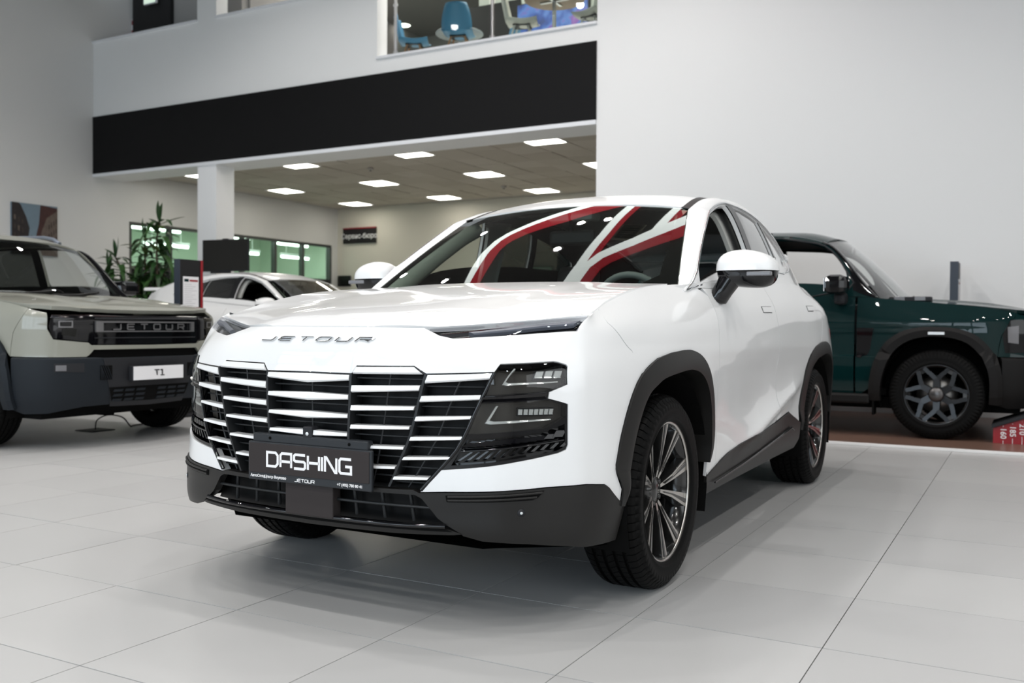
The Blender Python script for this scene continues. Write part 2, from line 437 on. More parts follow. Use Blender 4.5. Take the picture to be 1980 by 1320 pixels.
def hood_raw(x, y):
    x = np.atleast_1d(np.asarray(x, float)); y = np.atleast_1d(np.asarray(y, float))
    # edge height along x=.83..80 (shut line)
    ze = lut([-.2,.42,.50,.64,.92,1.27,1.4], [.93,1.010,1.028,1.067,1.12,1.151,1.158])(y)
    q = np.clip(np.abs(x)/.82, 0, 1.1)
    zc = h_c(y)
    z = zc + (ze - zc)*q**2.2
    # front edge height: never below the nose line
    # raised centre with two ridges
    xr = .30 + .22*np.clip((y-.1)/1.2, 0, 1)
    a = .012*np.clip((y-.12)/.6, 0, 1)
    s = 1/(1+np.exp((np.abs(x)-xr)/.04))
    z = z + a*(s - .55)*np.clip(1.25-q, 0, 1)
    return np.stack([x, y, z], -1)
TR = {
 'open_r': [(0.822,5.845),(0.907,6.163),(1.88,6.204),(2.084,5.909),(3.186,6.006),(3.275,6.332),(4.674,6.461),(4.847,6.42),(5.13,6.3),(5.19,6.225),(5.26,5.538),(4.688,5.281),(4.656,5.063),(5.298,4.884),(5.317,3.828),(5.264,3.72),(5.018,3.639),(2.327,3.196),(1.986,2.513)],
 'open_bot': [(1.881,2.583),(1.181,2.546)],
 'wb': [(1.985,2.489),(2.381,2.54),(4.67,2.706),(5.916,2.712),(6.524,2.619),(6.64,2.508),(7.065,1.764)],
 'arch_out': [(7.061,1.76),(7.079,2.319),(6.952,2.899),(6.928,3.154),(7.021,3.813),(7.127,4.463),(7.236,5.069),(7.312,5.455),(7.396,5.777),(7.543,6.122),(7.702,6.44),(8.009,6.715),(8.359,6.829),(8.525,6.764),(8.704,6.548),(8.858,6.185),(9.008,5.765),(9.18,5.261),(9.377,4.657),(9.416,4.239),(9.557,3.479),(9.502,2.745),(9.213,2.175)],
 'arch_in': [(7.564,5.027),(7.687,5.267),(7.862,5.526),(8.084,5.682),(8.322,5.716),(8.584,5.595),(8.735,5.333),(8.878,4.997),(8.982,4.704)],
 'seam_bf': [(6.282,8.725),(6.405,8.182),(6.795,7.5),(7.12,6.89),(7.414,5.853)],
 'doorf': [(9.948,8.577),(9.71,7.024),(9.746,4.232)],
 'sill_top': [(9.177,1.503),(9.721,1.794),(9.934,1.94),(10.201,2.172),(10.332,2.24),(10.484,2.374),(10.836,2.557),(11.959,2.734),(12.755,2.96),(13.387,2.132)],
 'sill_bot': [(9.336,0.649),(10.563,0.794),(11.948,0.879)],
 'drl': [(1.931,8.932),(5.041,8.924),(5.118,7.973),(2.356,7.883),(2.225,8.082)],
 'h1': [(11.193,8.106),(11.74,8.103),(11.683,7.889),(11.228,7.892)],
 'h2': [(13.485,8.075),(13.944,8.109),(13.826,7.901),(13.507,7.882)],
 'O1': [(2.112,5.859),(3.14,5.952),(3.094,5.731),(2.072,5.553)],
 'O2': [(2.019,5.122),(2.94,5.182),(2.917,5.031),(1.989,4.935)],
 'O3': [(1.933,4.544),(2.787,4.588),(2.765,4.504),(1.909,4.417)],
 'O4': [(1.846,4.021),(2.647,4.063),(2.621,3.977),(1.823,3.91)],
 'O5': [(1.73,3.493),(2.465,3.54),(2.43,3.466),(1.698,3.399)],
 'H1': [(0.848,5.854),(0.908,6.116),(1.882,6.173),(2.034,5.913)],
 'H2': [(0.837,5.403),(1.998,5.472),(1.979,5.287),(0.835,5.162)],
 'H3': [(0.831,4.772),(1.91,4.811),(1.891,4.703),(0.825,4.622)],
 'H4': [(0.821,4.258),(1.828,4.286),(1.817,4.204),(0.815,4.139)],
 'H5': [(1.159,3.739),(1.732,3.754),(1.719,3.675),(1.163,3.642)],
 'C1': [(0.79,5.787),(0.789,5.571)],
 'C2': [(0.779,5.073),(0.776,4.927)],
 'C3': [(0.772,4.517),(0.768,4.418)],
 'C4': [(0.757,4.02),(0.749,3.93)],
 'O6': [(1.559,2.94),(2.141,2.969),(2.103,2.885),(1.538,2.83)],
 'H6': [(1.211,3.205),(1.585,3.222),(1.568,3.144),(1.205,3.118)],
 'CV': [(0.025,5.444),(0.026,4.855),(0.024,4.356),(0.02,5.852)],
 'div1': [(2.082,5.886),(1.974,4.948),(1.89,4.368),(1.795,3.876),(1.666,3.401),(1.469,2.609)],
 'div0': [(0.809,5.825),(0.805,4.981),(0.786,4.334),(0.771,3.831)],
 'divO': [(3.178,5.97),(2.966,5.124),(2.841,4.67),(2.738,4.287),(2.636,3.948),(2.551,3.705),(2.38,3.358)],
 'lens1': [(3.277,6.322),(4.683,6.421),(5.109,6.244),(5.212,5.585),(4.649,5.29),(3.037,5.176)],
 'strip': [(2.989,5.121),(4.546,5.284),(4.664,5.211),(4.631,5.05),(2.928,4.951)],
 'lens2': [(2.929,4.914),(4.658,5.023),(5.209,4.861),(5.247,4.561),(4.605,4.271),(2.722,4.121)],
 'g1': [(3.687,6.216),(3.456,5.589),(4.991,5.652),(4.98,5.604),(3.362,5.472),(3.631,6.216)],
 'g2': [(3.303,4.859),(3.095,4.443),(4.808,4.505),(4.822,4.472),(2.987,4.354),(3.243,4.859)],
 'mod1': [(4.253,6.162),(5.035,6.153),(5.114,5.713),(4.327,5.775)],
 'mod2': [(3.83,4.801),(4.905,4.784),(4.858,4.614),(4.623,4.575),(3.964,4.608),(3.834,4.676)],
 'vent': [(2.695,4.02),(4.632,4.227),(5.263,4.417),(5.289,3.829),(5.207,3.721),(5.018,3.657),(2.327,3.214),(2.498,3.539)],
 'ventmid': [(2.631,3.676),(5.229,3.965)],
 'vslat_top': [(2.788,3.946),(2.93,3.972),(3.087,3.998),(3.264,4.022),(3.45,4.035),(3.651,4.057),(3.873,4.071),(4.092,4.09),(4.32,4.104),(4.558,4.115),(4.817,4.167),(5.082,4.258)],
 'vslat_b': [(2.513,3.329),(2.663,3.348),(2.812,3.377),(2.99,3.405),(3.183,3.442),(3.402,3.477),(3.644,3.52),(3.911,3.557),(4.165,3.59),(4.433,3.627),(4.728,3.65),(5.043,3.693)],
 'pdc': [(3.966,1.952)],
 'slot': [(2.256,2.498),(2.381,2.526),(4.676,2.694),(4.433,2.393),(4.271,2.325),(2.379,2.213),(2.291,2.225)],
 'lg_r': [(1.18,2.416),(1.906,2.428),(1.958,2.395),(2.057,2.13),(2.23,1.694),(2.388,1.493)],
 'plast_low': [(2.636,1.246),(2.663,1.181),(2.986,1.038),(4.155,0.946),(5.265,0.782),(5.856,0.656),(5.994,0.637),(6.997,0.593),(7.066,1.634)],
 'ridge': [(2.374,1.737),(3.435,1.73),(4.894,1.647),(5.182,1.473),(5.929,0.694)],
 'badge': [(1.155,7.441),(1.096,7.956)],
 'capstrip': [(0.445,1.413),(1.618,1.423),(2.389,1.477)],
}
# ---------------------------------------------------------------- room shell
M_WALL = mat('wall_paint', (.80, .81, .81), .65, bump=(60, .05, .002), noise=(.6, .015))
M_WALLG = mat('grey_wall_paint', (.70, .70, .69), .7, noise=(.6, .03))
M_BEIGE = mat('warm_wall_paint', (.68, .65, .56), .65, noise=(.5, .03))
M_COLM = mat('column_paint', (.86, .87, .88), .55)
M_BLACKBAND = mat('black_fascia', (.0075, .0075, .008), .55, spec=.12)
M_STRIP = mat('white_strip', (.78, .80, .83), .4)
M_GROUT = mat('grout', (.045, .043, .04), .8, spec=.1)
M_TILE = [mat('floor_tile_%d' % i, c, .30, spec=.5, noise=(1.4, .035), bump=(240, .03, .0006)) for i, c in enumerate([(.46,.463,.462), (.475,.477,.475), (.445,.447,.447)])]
M_CTILE = [mat('ceiling_tile_%d' % i, c, .8, bump=(120, .12, .002)) for i, c in enumerate([(.50,.46,.40), (.47,.43,.37), (.53,.49,.43)])]
M_CGRID = mat('ceiling_grid', (.40, .38, .35), .5)
M_LAMP = mat('lamp_diffuser', (1, 1, 1), .5, emit=(1.0, .95, .84), estr=10.0)
M_TUBE = mat('fluorescent_tube', (1, 1, 1), .5, emit=(.92, 1.0, .95), estr=6.5)
M_HCEIL = mat('hall_ceiling', (.055, .052, .048), .7)
M_HBEAM = mat('light_band_white', (.82, .84, .82), .5, emit=(.88, .95, .90), estr=2.6)
M_HRED = mat('light_band_red', (.30, .022, .03), .5, emit=(.62, .045, .06), estr=1.0)
M_ALU = mat('anodised_frame', (.10, .105, .105), .4, metal=.6)
M_GREENROOM = mat('pale_green_wall', (.56, .64, .56), .7)
M_WINGLASS = glass('window_glass', (.86, .95, .89))
M_BROWN = mat('platform_carpet', (.165, .098, .074), .30, spec=.5, noise=(2.0, .12))
M_EDGE = mat('platform_edge', (.72, .72, .72), .35)
M_DARK = mat('dark_plastic', (.010, .010, .011), .45, spec=.25)
M_CHAR = mat('charcoal', (.018, .019, .022), .5, spec=.25)
M_RED = mat('red_panel', (.27, .008, .015), .45)
M_PAPER = mat('white_paper', (.78, .78, .80), .6)
M_SCREEN = mat('dark_screen', (.006, .006, .005), .25, spec=.3)
M_CHROME = mat('chrome', (.85, .86, .88), .08, metal=1)
M_STEEL = mat('brushed_steel', (.55, .56, .57), .3, metal=1)

XL, YF, YB, XR, YC = -12.531, 9.605, 16.45, 9.2, -9.2
def st(name, boxes, m, parent=None):
    mb = MB()
    for b in boxes: mb.box(*b)
    return mb.build(name, m, parent, 'structure')
floor = st('floor', [(XL, XR, YC, YB, -.2, -.008)], M_GROUT)
st('wall_left', [(XL-.2, XL, YC, 10.37, 0, 8.2), (XL-.2, XL, 16.235, YB, 0, 8.2), (XL-.2, XL, 10.37, 16.235, 0, 1.3), (XL-.2, XL, 10.37, 16.235, 2.885, 8.2)], M_WALLG)
st('wall_back', [(XL, 3.2, YB, YB+.2, 0, 8.2)], M_BEIGE)
st('wall_right', [(-2.650, XR, YF, YF+.2, 0, 8.2)], M_WALL)
st('wall_gallery', [(XL, -2.65, YF, YF+.25, 3.60, 4.90), (XL, -6.20, YF, YF+.25, 4.90, 6.00), (-9.92, -9.483, YF, YF+.25, 6.0, 8.2), (-6.9, -6.20, YF, YF+.25, 6.0, 8.2), (XL, -2.65, YF, YF+.25, 7.7, 8.2)], M_WALL)
st('wall_side', [(XR, XR+.2, YC, YF, 0, 8.2)], mat('side_wall', (.40, .40, .39), .6))
st('wall_far', [(3.0, 3.2, YF+.2, YB, 0, 8.2)], M_BEIGE)
st('trim_1', [(XL+.005, -2.652, YF-.025, YF, 3.657, 4.68)], M_BLACKBAND)
st('trim_2', [(XL+.005, -2.652, YF-.03, YF-.0005, 3.60, 3.656)], M_STRIP)
st('beam', [(XL, -2.65, YF+.25, YF+.62, 3.60, 3.85)], M_WALL)
for _n, (_x0, _x1, _z) in enumerate([(XL, -9.92, 6.0), (-9.483, -6.9, 6.0), (-6.20, -2.65, 4.90)]):
    st('trim_%d' % (_n+3), [(_x0, _x1, YF-.035, YF+.28, _z, _z+.035)], M_STRIP)
st('column', [(-9.91, -9.48, YF+.0, YF+.40, 0, 3.60)], M_COLM)
st('gallery_floor', [(XL, 3.0, YF+.25, YB, 3.86, 4.86)], M_WALLG)
st('wall_upper_left', [(XL, -9.75, 10.45, 10.6, 4.86, 7.4), (-9.7, -6.6, 15.9, 16.1, 4.86, 7.4), (-9.8, -9.7, 10.6, 15.9, 4.86, 7.4)], mat('corridor_wall', (.30,.295,.285), .8))
st('wall_upper_back', [(-6.6, 3.0, 13.2, 13.4, 4.86, 8.0)], mat('cafe_wall', (.60,.63,.57), .7))
M_UCEIL = mat('gallery_ceiling', (.22, .215, .205), .8)
uceil = st('ceiling_upper', [(XL, 3.0, YF+.25, YB, 7.40, 7.5)], M_UCEIL)

st('wall_front', [(XL, XR, YC-.2, YC, 0, 1.1), (XL, XR, YC-.2, YC, 4.8, 7.2), (XL, -9.7, YC-.2, YC, 1.1, 4.8), (5.3, XR, YC-.2, YC, 1.1, 4.8)], M_WALLG)
st('window_2', [(x-.07, x+.07, -8.95, -8.8, 1.1, 4.8) for x in np.arange(-9.7, 5.4, 1.875)] + [(-9.7, 5.3, -8.95, -8.8, z-.06, z+.06) for z in (1.1, 2.6, 4.1, 4.8)], M_ALU)

# floor tiles: one object per tile near the camera, the rest one piece
TS = .606
def tile_mesh(m):
    me = MB().box(-.3012, .3012, -.3012, .3012, -.02, 0)
    o = me.build('tile', m, floor); d = o.data; bpy.data.objects.remove(o); return d
TM = [tile_mesh(m) for m in M_TILE]
_cand = []
_inv = M.inverted()
for a in range(-21, 16):
    for b in range(-15, 28):
        x, y = (a+.5)*TS, (b+.5)*TS
        if x < XL or x > XR or y < YC or y > YB or (y > 6.6 and x > -.9 and y < YF) or (y > YF-.3 and x > -2.6): continue
        p = _inv @ Vector((x, y, 0)); vis = False
        if p.z < -.6:
            px = 990 - p.x/p.z*1830; py = 660 + p.y/p.z*1830; vis = -150 < px < 2130 and py < 1470
        hid = (y > 7 and x < -9.5)
        _cand.append((0 if vis and not hid else 1, (Vector((x, y, 0))-CAM_C).length, x, y))
_cand.sort()
for v, d, x, y in _cand[:300]:
    o = bpy.data.objects.new('tile', TM[RNG.integers(0, 3)]); COL.objects.link(o); o.parent = floor
    o.location = (x, y, RNG.normal(0, .00025)); o.rotation_euler = (RNG.normal(0, .0004), RNG.normal(0, .0004), int(RNG.integers(0, 4))*PI/2)
_mb = MB()
for v, d, x, y in _cand[300:]: _mb.box(x-.3014, x+.3014, y-.3014, y+.3014, -.02, 0)
_mb.build('tile_field', M_TILE[0], floor, 'stuff')

# brown display platform
pf = thing('display_platform', 'low brown carpeted display platform with pale metal edge under the dark green car', 'platform', (3.0, 8.0, 0))
MB().box(-4.0, 4.4, -1.50, 1.58, 0, .018).build('carpet', M_BROWN, pf)
MB().box(-4.03, 4.43, -1.545, -1.50, 0, .024, b=.004).build('edge_strip', M_EDGE, pf)

# suspended ceiling under the gallery
ceil = st('ceiling', [(XL, 3.0, YF+.62, YB, 3.775, 3.80)], M_CGRID)
LX = [-11.36, -8.93, -6.53, -4.13, -1.73]; LY = [10.93, 13.31, 15.65]
x0c, y0c = -4.13-.3-.6*15, 10.93-.3-.6*2
CT = []
for m in M_CTILE:
    o = MB().box(-.292, .292, -.292, .292, 3.752, 3.774, b=.003).build('tile', m, ceil); CT.append(o.data); bpy.data.objects.remove(o)
lampcells = {(round((x-.3-x0c)/.6), round((y-.3-y0c)/.6)) for x in LX for y in LY}
k = 0
for i in range(0, 24):
    for j in range(1, 13):
        cx, cy = x0c+.3+.6*i, y0c+.3+.6*j
        if (i, j) in lampcells or cx < XL+.2 or cx > -1.6 or cy < YF+.7 or cy > YB-.2: continue
        o = bpy.data.objects.new('tile', CT[RNG.integers(0, 3)]); COL.objects.link(o); o.parent = ceil
        o.location = (cx, cy, RNG.normal(0, .0015)); o.rotation_euler = (RNG.normal(0, .003), RNG.normal(0, .003), 0); k += 1
_row = {10.93: 'nearest row', 13.31: 'middle row', 15.65: 'farthest row'}
_col = {-11.36: 'nearest the left wall windows', -8.93: 'second from the left wall', -6.53: 'third from the left wall', -4.13: 'fourth from the left wall', -1.73: 'fifth from the left wall'}
for x in LX:
    for y in LY:
        t = thing('ceiling_light', 'square glowing ceiling panel, %s, %s' % (_row[y], _col[x]), 'ceiling light', (x, y, 3.775), 0, 'square ceiling panels under the gallery')
        fr = MB()
        for bx in ((-.3,.3,-.3,-.285),(-.3,.3,.285,.3),(-.3,-.285,-.285,.285),(.285,.3,-.285,.285)): fr.box(*bx, -.03, 0)
        fr.build('frame', M_STRIP, t)
        MB().box(-.285, .285, -.285, .285, -.022, -.002).build('diffuser', M_LAMP, t)
for n, (x, y) in enumerate([(-7.95, 11.75), (-6.9, 14.7)]):
    t = thing('smoke_detector', 'small round smoke detector on the grey tiled ceiling, %s' % ('nearer one' if n == 0 else 'farther one'), 'detector', (x, y, 3.75))
    MB().lathe([(.0, 0), (.055, 0), (.055, -.02), (.04, -.045), (0, -.048)], 20).build('housing', M_CGRID, t)
    MB().lathe([(.0, -.047), (.018, -.047), (.018, -.058), (0, -.058)], 12).build('sensor', M_CHAR, t)

# glazed strip in the left wall with a lit room behind
w1 = st('window_1', [(XL-.12, XL-.02, 10.37, 16.235, 2.83, 2.885), (XL-.12, XL-.02, 10.37, 16.235, 2.0, 2.06), (XL-.12, XL-.02, 10.37, 16.235, 1.3, 1.35)], M_ALU)
ML = [10.40, 11.36, 12.34, 13.32, 14.31, 15.23, 16.205]
for y in ML: MB().box(XL-.12, XL-.01, y-.035, y+.035, 1.35, 2.83).build('mullion', M_ALU, w1)
for a, b in zip(ML[:-1], ML[1:]):
    MB().box(XL-.075, XL-.067, a+.035, b-.035, 2.06, 2.83).build('pane', M_WINGLASS, w1)
    MB().box(XL-.075, XL-.067, a+.035, b-.035, 1.35, 2.0).build('pane', M_SCREEN, w1)
st('wall_annex', [(-18.2, -18.0, 9.8, 19.7, 1.3, 3.6), (-18.0, XL-.2, 9.8, 10.0, 1.3, 3.6), (-18.0, XL-.2, 19.5, 19.7, 1.3, 3.6), (-18.2, XL-.2, 9.8, 19.7, 3.56, 3.6), (-18.2, XL-.2, 9.8, 19.7, 1.3, 1.36), (XL-.4, XL-.2, YB+.2, 19.5, 1.3, 3.6)], M_GREENROOM)
for n, (x, y, L) in enumerate([(-13.4, 11.75, 1.2), (-13.4, 13.75, 1.2), (-13.4, 15.75, 1.2), (-15.8, 14.1, 1.3), (-15.8, 16.5, 1.3), (-15.8, 18.6, 1.1)]):
    t = thing('fluorescent_lamp', 'bright tube lamp behind the green window strip, %s row, %s' % ('near' if x > -14 else 'far', ('behind the plant', 'behind the column', 'nearest the black sign')[n % 3]), 'lamp', (x, y, 2.90 if x > -14 else 2.84))
    MB().box(-.05, .05, -L/2-.02, L/2+.02, .03, .10).tube([(0, -L/3, .1), (0, -L/3, .65)], .006, 6).tube([(0, L/3, .1), (0, L/3, .65)], .006, 6).build('housing', M_STRIP, t)
    MB().tube([(0, -L/2, 0), (0, L/2, 0)], .035, 8).build('tube', M_TUBE, t)
# hall ceiling: dark boards with folded light bands (pale with a red edge) and spot lamps, mirrored in the windscreen
hc = st('ceiling_hall', [(XL, XR, YC, YF, 7.06, 7.2)], M_HCEIL)
def band(name, left, right, m, z=6.98):
    mb = MB(); n = len(left)
    V = [(x, y, z) for x, y in left] + [(x, y, z) for x, y in right] + [(x, y, z+.075) for x, y in left] + [(x, y, z+.075) for x, y in right]
    F = []
    for i in range(n-1):
        F += [(i, i+1, n+i+1, n+i), (2*n+i, 3*n+i, 3*n+i+1, 2*n+i+1), (i, 2*n+i, 2*n+i+1, i+1), (n+i, n+i+1, 3*n+i+1, 3*n+i)]
    F += [(0, n, 3*n, 2*n), (n-1, 3*n-1, 4*n-1, 2*n-1)]
    mb.add(V, F); mb.build(name, m, hc)
B1 = [(-1.86, .8), (-1.76, 3.7), (-1.67, 4.3), (-1.60, 5.5), (-1.62, 6.4), (-1.64, 9.0)]
band('light_band', B1, [(x+.19, y) for x, y in B1], M_HBEAM); band('light_band_edge', [(x+.19, y) for x, y in B1], [(x+.30, y) for x, y in B1], M_HRED)
C0 = [(-1.64, 1.2), (-1.57, 3.72), (-1.50, 4.3), (-1.34, 4.69), (-.86, 5.32), (-.47, 5.99), (.3, 7.3), (1.3, 9.0)]
C1 = [(-1.47, 1.2), (-1.42, 3.73), (-1.35, 4.16), (-1.19, 4.51), (-.75, 5.05), (-.34, 5.67), (.46, 7.0), (1.5, 8.8)]
C2 = [(-1.25, 1.2), (-1.23, 3.75), (-1.14, 4.19), (-1.02, 4.40), (-.55, 4.97), (-.07, 5.61), (.72, 6.9), (1.75, 8.6)]
band('light_band', C0, C1, M_HBEAM, 6.972); band('light_band_edge', C1, C2, M_HRED, 6.972)
D0 = [(-.62, 5.70), (-.60, 6.7), (-.58, 9.0)]
band('light_band', D0, [(-.43, 6.0), (-.43, 6.7), (-.42, 9.0)], M_HBEAM, 6.985); band('light_band_edge', [(-.43, 6.0), (-.43, 6.7), (-.42, 9.0)], [(-.30, 6.2), (-.28, 6.7), (-.26, 9.0)], M_HRED, 6.985)
A0 = [(-4.2, 1.0), (-4.39, 4.4), (-4.52, 5.2), (-4.58, 5.8), (-4.50, 6.40), (-4.3, 6.68), (-3.82, 6.95), (-3.2, 7.25), (-2.0, 7.80), (-.5, 8.6)]
A1 = [(-4.0, 1.0), (-4.21, 4.4), (-4.28, 5.1), (-4.34, 5.77), (-4.26, 6.25), (-4.11, 6.45), (-3.74, 6.66), (-3.1, 6.95), (-1.9, 7.55), (-.4, 8.35)]
A2 = [(-3.75, 1.0), (-3.94, 4.3), (-3.99, 5.0), (-4.04, 5.6), (-3.98, 5.88), (-3.88, 6.02), (-3.6, 6.20), (-2.75, 6.45), (-1.75, 7.05), (-.25, 8.0)]
band('light_band', A0, A1, M_HBEAM, 6.978); band('light_band_edge', A1, A2, M_HRED, 6.978)
MB().box(-1.30, -.80, 5.25, 5.95, 7.02, 7.06).build('vent_frame', mat('vent_frame', (.16, .15, .12), .6), hc)
for k in range(6): MB().box(-1.24, -.86, 5.33+.1*k, 5.39+.1*k, 7.005, 7.022).build('vent_slat', M_VENT if False else M_DARK, hc)
SPOTS = [(-2.3, 6.2), (-1.73, 6.25), (-5.4, 7.6), (-7.6, 7.26), (-2.35, 4.96), (-5.2, 4.95)] + [(x, y) for x in (-8.0, -5.2, -2.35, .5, 3.35, 6.2) for y in (2.1, -.75, -3.6, -6.4)] + [(3.35, 4.95), (6.2, 4.95), (-8, 4.95)]
for x, y in SPOTS:
    MB().lathe([(.085, 0), (.10, -.012), (.12, 0)], 20, Matrix.Translation((x, y, 7.06))).build('spot_ring', M_STEEL, hc)
# ---------------------------------------------------------------- the white crossover
M_WHITE = mat('white_paint', (.80, .812, .818), .4, coat=.8, coat_rough=.02)
M_PLAST = mat('black_cladding', (.013, .0125, .012), .4, spec=.28, bump=(900, .06, .0004))
M_GLOSS = mat('gloss_black', (.004, .004, .005), .05)
M_GRILLE = mat('grille_black', (.0045, .005, .0055), .42, spec=.14)
M_VOID = mat('inner_black', (.004, .004, .004), .8, spec=.08)
M_TYRE = mat('tyre_rubber', (.006, .006, .006), .5, spec=.06)
M_TREAD = mat('tyre_tread', (.0075, .0075, .0075), .6, spec=.1)
M_RIMFACE = mat('machined_alloy', (.62, .60, .57), .25, metal=1)
M_RIMDARK = mat('black_alloy', (.012, .012, .012), .15, coat=.5)
M_GLASSW = glass('windscreen_glass', (.72, .78, .74), 1.5, boost=2.1)
M_GLASST = glass('tinted_glass', (.10, .105, .10), 1.5, boost=1.7)
M_LENS = glass('lamp_lens', (.74, .74, .72), 1.5, boost=1.1); M_LENS2 = glass('running_lamp_glass', (.85, .85, .86), 1.5, boost=.5)
M_BOWL = mat('lamp_bowl', (.075, .068, .062), .4, spec=.3)
M_VANE = mat('grille_vane_black', (.014, .0155, .017), .42, spec=.35)
M_CLEAR = mat('lamp_clear', (.72, .76, .78), .15, metal=.25)
M_SEAT = mat('seat_leather', (.03, .03, .031), .5, bump=(90, .2, .002))
M_LINER = mat('headliner', (.40, .41, .39), .85)
M_TRIM = mat('pillar_trim', (.30, .335, .29), .7)
M_PLATE = mat('plate_card', (.035, .030, .030), .6, spec=.15)
M_PLATE2 = mat('plate_frame', (.020, .023, .027), .4, spec=.3)
M_WTEXT = mat('white_print', (.85, .85, .86), .6)
M_SMOKE = mat('smoked_plastic', (.16, .16, .17), .2)
M_DISC = mat('brake_disc', (.30, .29, .28), .4, metal=1)

def beltm(u, v):
    u = np.asarray(u, float); P = belt(np.abs(u), v); P[:, 0] *= np.where(u < 0, -1, 1); return P
def bpt(u, v, off=0):
    P = beltm(np.array([u]), np.array([v], float))
    if off:
        n = numnormal(beltm, np.array([u], float), np.array([v], float))
        if (n*(P-np.array([0, 2.3, .75]))).sum() < 0: n = -n
        P = P + n*off
    return P[0]
def inv_side(pts):
    """(y,z) on the flank -> (u,v)"""
    out = []
    gu, gv = np.meshgrid(np.arange(5.5, 16.5, .1), np.arange(0, 9.01, .15), indexing='ij'); G = beltm(gu.ravel(), gv.ravel())
    for y, z in pts:
        k = np.argmin((G[:, 1]-y)**2 + (G[:, 2]-z)**2); u, v = gu.ravel()[k], gv.ravel()[k]
        for _ in range(8):
            e = .01; P = beltm(np.array([u, u+e, u]), np.array([v, v, v+e]))[:, 1:]
            J = np.stack([(P[1]-P[0])/e, (P[2]-P[0])/e], 1); r = np.array([y, z])-P[0]
            d = np.linalg.solve(J + 1e-9*np.eye(2), r); u += float(np.clip(d[0], -.3, .3)); v = float(np.clip(v+np.clip(d[1], -.3, .3), 0, 9))
        out.append((u, v))
    return out
def both(poly):      # right half -> closed outline over both halves
    return list(poly) + [(-u, v) for u, v in reversed(poly)]

car = thing('crossover_car', 'large white crossover in the foreground with white barred grille and black dealer plate', 'car', (0, 0, 0))
T = TR
BS = (.24, .10)
DLS = .965          # front axle
WB = 2.72
AO = [(y-.024, z) for y, z in [(.529,.376),(.535,.431),(.496,.489),(.49,.517),(.516,.597),(.555,.677),(.602,.747),(.637,.784),(.675,.812),(.739,.839),(.807,.861),(.932,.878),(1.087,.886),(1.164,.881),(1.244,.866),(1.308,.843),(1.362,.811),(1.41,.766),(1.448,.701),(1.465,.649),(1.48,.556),(1.47,.473),(1.417,.417)]]
def radial(pts, d, c=(.965, .36)):
    r = []
    for y, z in pts:
        L = math.hypot(y-c[0], z-c[1]); r.append((c[0]+(y-c[0])*(L-d)/L, c[1]+(z-c[1])*(L-d)/L))
    return r
AI = radial(AO, .077); AI[0] = (AO[0][0]+.012, AO[0][1]); AI[1] = (AO[1][0]+.035, AO[1][1]); AI[2] = (AO[2][0]+.066, AO[2][1]); AI[-1] = (AO[-1][0]-.014, AO[-1][1]); AI[-2] = (AO[-2][0]-.055, AO[-2][1])
AOu = inv_side(AO); AIu = inv_side(AI)
AOr = inv_side([(y+WB, z) for y, z in AO]); AIr = inv_side([(y+WB, z) for y, z in AI])
seamF = inv_side([(1.50, .345), (1.515, .40), (1.515, .65), (1.51, .90), (1.545, 1.06), (1.56, 1.11)])
seamB = inv_side([(2.60, .475), (2.60, .55), (2.60, .65), (2.60, .95), (2.56, 1.10), (2.53, 1.185)])
seamR = inv_side([(3.700, .884), (3.765, .955), (3.80, 1.0), (3.85, 1.12), (3.88, 1.20)])

# bumper skin in one piece across the nose
op = T['open_r']
i0 = 9
bump_r = [(0, 8.97), (.9, 8.97), (1.80, 8.97), (2.10, 8.05), (2.32, 7.72), (5.14, 7.80), (5.10, 8.92), (6.27, 8.97)] + T['seam_bf'][1:] \
    + [p for p in reversed(AOu) if p[0] < 7.42] + list(reversed(T['wb'][:-1])) + list(reversed(op[:-1])) + [(0, 5.86)]
panel('bumper_cover', beltm, both(bump_r), M_WHITE, car, scale=BS, h=.018, lip=.035, gap=.0012)
# fender, doors, quarter
fend = [T['seam_bf'][0]] + [(6.6, 8.97), (7.4, 8.97), (8.4, 8.97), (9.1, 8.97), (9.86, 8.97)] + list(reversed(seamF)) + [(9.177, 1.503)] + [p for p in reversed(AOu)][:-6][:18] + [p for p in reversed(T['seam_bf'][1:])]
fend = [(6.282, 8.97), (6.6, 8.97), (7.4, 8.97), (8.4, 8.97), (9.1, 8.97), (9.70, 8.97)] + list(reversed(seamF)) + [(9.177, 1.503)] + [p for p in reversed(AOu) if p[0] > 7.30 and p[1] > 2.0 or p[0] > 8] + list(reversed(T['seam_bf'][1:-1])) + [(6.285, 8.75)]
panel('fender', beltm, fend, M_WHITE, car, scale=BS, h=.02, gap=.0016, mirror=True)
sill = [p for p in T['sill_top'] if p[0] > 9.8 and p[0] < 11.9]
df = [(9.84, 8.97), (10.3, 8.97), (11, 8.97), (seamB[-1][0]-.02, 8.97)] + list(reversed(seamB)) + list(reversed(sill)) + [(seamF[0][0]+.02, seamF[0][1]+.15)] + seamF[1:]
panel('front_door', beltm, df, M_WHITE, car, scale=BS, h=.011, gap=.0016, mirror=True)
sill2 = inv_side([(2.62, .478), (2.93, .505), (3.10, .455), (3.205, .42)])
archR_front = [p for p, q in zip(AOr, AO) if q[0] < .74 and q[1] > .45]
archR_top = [p for p, q in zip(AOr, AO) if q[0] >= .70 and q[0] < .95]
dr = [(12.0+.0, 8.97), (12.6, 8.97), (13.3, 8.97), (14.3, 8.97)] + list(reversed(seamR)) + list(reversed(archR_top)) + list(reversed(archR_front)) + list(reversed(sill2)) + [(seamB[0][0]+.03, seamB[0][1]+.1)] + seamB[1:]
dr[0] = (seamB[-1][0]+.02, 8.97)
panel('rear_door', beltm, dr, M_WHITE, car, scale=BS, h=.011, gap=.0016, mirror=True)
